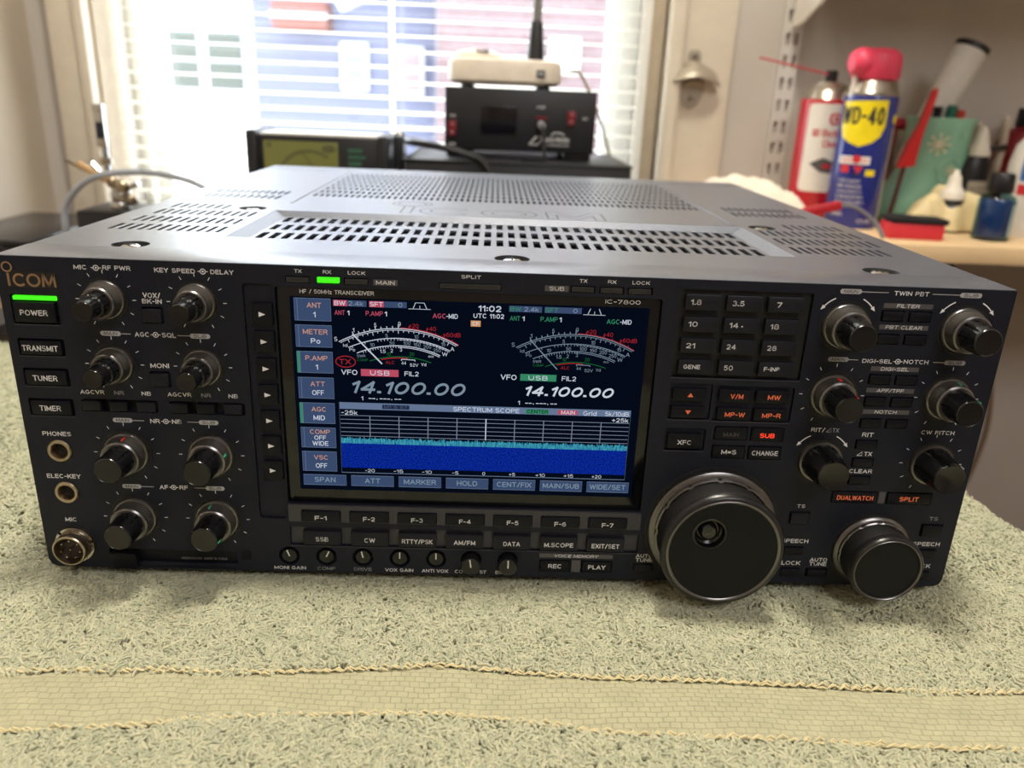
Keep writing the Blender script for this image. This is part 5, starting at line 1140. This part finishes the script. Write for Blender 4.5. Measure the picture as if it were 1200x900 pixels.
rbt = bottle('red_bottle', .705, .79, 'dark red bottle with black cap behind the white bottle')
b = MB(); b.lathe([(.03, 0), (.032, .004), (.032, .10), (.024, .118), (.012, .124)], mat('bottle_red', (130, 28, 40), rough=.3), 32); b.build('bottle_body', rbt)
b = MB(); b.lathe([(.0125, .124), (.0135, .127), (.0125, .148), (.001, .149)], blk2, 24); b.build('cap', rbt)
pl = thing('tweezers', 'pale tweezers standing open behind the glue bottle', 'tweezers', (.648, .765, SZ))
b = MB(); tw = mat('tool_pale', (206, 194, 178), rough=.4, metal=.2)
b.tube(smooth_path([(-.004, 0, 0), (-.012, 0, .06), (-.018, 0, .10), (-.024, -.004, .13)]), [.006]*12+[.005]*12+[.002], tw, 10); b.tube(smooth_path([(.004, 0, 0), (.012, 0, .06), (.016, 0, .10), (.01, -.004, .138)]), [.006]*12+[.005]*12+[.002], tw, 10); b.build('tweezer_arms', pl)
b = MB(); b.tube(smooth_path([(-.020, -.006, .095), (-.004, -.012, .096), (.018, -.006, .098)]), .004, blk2, 10); b.build('grip', pl)
# red lead with grey wire on the cloth
ld_ = thing('test_lead', 'red handled probe with grey wire lying on the white cloth', 'test lead', (.372, .585, SZ+.032))
b = MB(); b.box(-.032, .012, -.005, .005, -.005, .005, mat('lead_red', (176, 28, 40), rough=.4), .002, M=Matrix.Rotation(math.radians(-14), 4, 'Y')); b.build('probe_handle', ld_)
b = MB(); b.tube(smooth_path([(.01, 0, .002), (.026, -.004, .002), (.042, -.012, -.008), (.05, -.02, -.0175), (.054, -.028, -.028)]), .0022, mat('cable_grey_dark', (104, 106, 112)), 8); b.build('wire', ld_)
b = MB(); b.box(-.02, .012, -.004, .004, -.004, .004, mat('lead_red', (176, 28, 40)), .0015); o = b.build('red_clip', loc=(.383, .556, SZ+.0042)); tag(o, 'second red clip lying flat on the shelf edge below the probe', 'clip')
# under the shelf
b = MB(); b.box(-.05, .05, -.03, .03, 0, .05, mat('pouch_dark', (34, 26, 36), rough=.6), .008); hk = b.build('hanging_pouch', loc=(.565, .75, SZ-.07)); tag(hk, 'dark pouch hanging under the pine shelf', 'pouch')
b = MB(); b.lathe([(.012, 0), (.014, .01), (.012, .03), (.004, .034)], mat('plug_red', (170, 46, 66)), 20); o = b.build('red_plug', loc=(.487, .69, SZ-.054)); tag(o, 'small red plug hanging under the pine shelf', 'plug')
b = MB(); b.tube(smooth_path([(.50, .80, SZ-.022), (.56, .79, SZ-.06), (.64, .78, SZ-.1), (.71, .77, SZ-.17), (.74, .76, SZ-.3), (.72, .76, SZ-.45)]), .004, mat('cable_brown', (126, 106, 88)), 10); o = b.build('hanging_cable'); tag(o, 'brown cable drooping below the pine shelf at right', 'cable')

# ================================================================== LIGHT AND CAMERA
def area(name, loc, target, size, power, col, sy=None):
    l = bpy.data.lights.new(name, 'AREA'); l.energy = power; l.color = col; l.size = size
    if sy: l.shape = 'RECTANGLE'; l.size_y = sy
    o = bpy.data.objects.new(name, l); COL.objects.link(o); o.location = loc
    o.rotation_euler = (Vector(target)-Vector(loc)).to_track_quat('-Z', 'Y').to_euler(); return o
area('ceiling_lamp', (.05, .09, 1.5), (.03, -.05, 0), .2, 22, (1, .93, .79))
area('room_fill', (.55, -1.3, 1.55), (.3, .3, 0), .8, 22, (1, .97, .95))  # unseen fill light added behind the camera to lift the room
sun = bpy.data.lights.new('sun', 'SUN'); sun.energy = 14; sun.angle = .01; sun.color = (1, .97, .9)
so = bpy.data.objects.new('sun', sun); COL.objects.link(so); so.rotation_euler = Vector((-.5, -1, -1.2)).to_track_quat('-Z', 'Y').to_euler(); so.location = (3, 5, 7)
wld = bpy.data.worlds.new('World'); scene.world = wld; wld.use_nodes = True
bg = wld.node_tree.nodes['Background']; bg.inputs['Strength'].default_value = 12.0
tc = wld.node_tree.nodes.new('ShaderNodeTexCoord'); sp = wld.node_tree.nodes.new('ShaderNodeSeparateXYZ'); rp = wld.node_tree.nodes.new('ShaderNodeValToRGB')
rp.color_ramp.elements[0].color = (.75, .8, .9, 1); rp.color_ramp.elements[1].color = (.62, .76, 1, 1)
wld.node_tree.links.new(tc.outputs['Generated'], sp.inputs[0]); wld.node_tree.links.new(sp.outputs['Z'], rp.inputs['Fac']); wld.node_tree.links.new(rp.outputs['Color'], bg.inputs['Color'])

cam = bpy.data.cameras.new('camera'); co = bpy.data.objects.new('camera', cam); COL.objects.link(co)
Rm = Matrix(((0.9990723530448294, -0.01775622423643882, 0.03923200074343634), (0.030781445851463713, -0.34265522169776047, -0.9389568156387982), (0.030115377679203935, 0.9392934129142628, -0.34179079636981885)))
Rw = Rm.transposed() @ Matrix(((1, 0, 0), (0, -1, 0), (0, 0, -1)))
co.matrix_world = Matrix.Translation((-0.009776947, -0.32368335, 0.21537765)) @ Rw.to_4x4()
cam.sensor_width = 36; cam.lens = 929.95/1200*36; cam.clip_start = .01
cam.dof.use_dof = True; cam.dof.focus_distance = .347; cam.dof.aperture_fstop = 8.5
scene.camera = co
scene.view_settings.view_transform = 'Standard'; scene.view_settings.look = 'None'; scene.view_settings.exposure = 0
scene.cycles.max_bounces = 8; scene.cycles.transparent_max_bounces = 12; scene.cycles.sample_clamp_indirect = 6
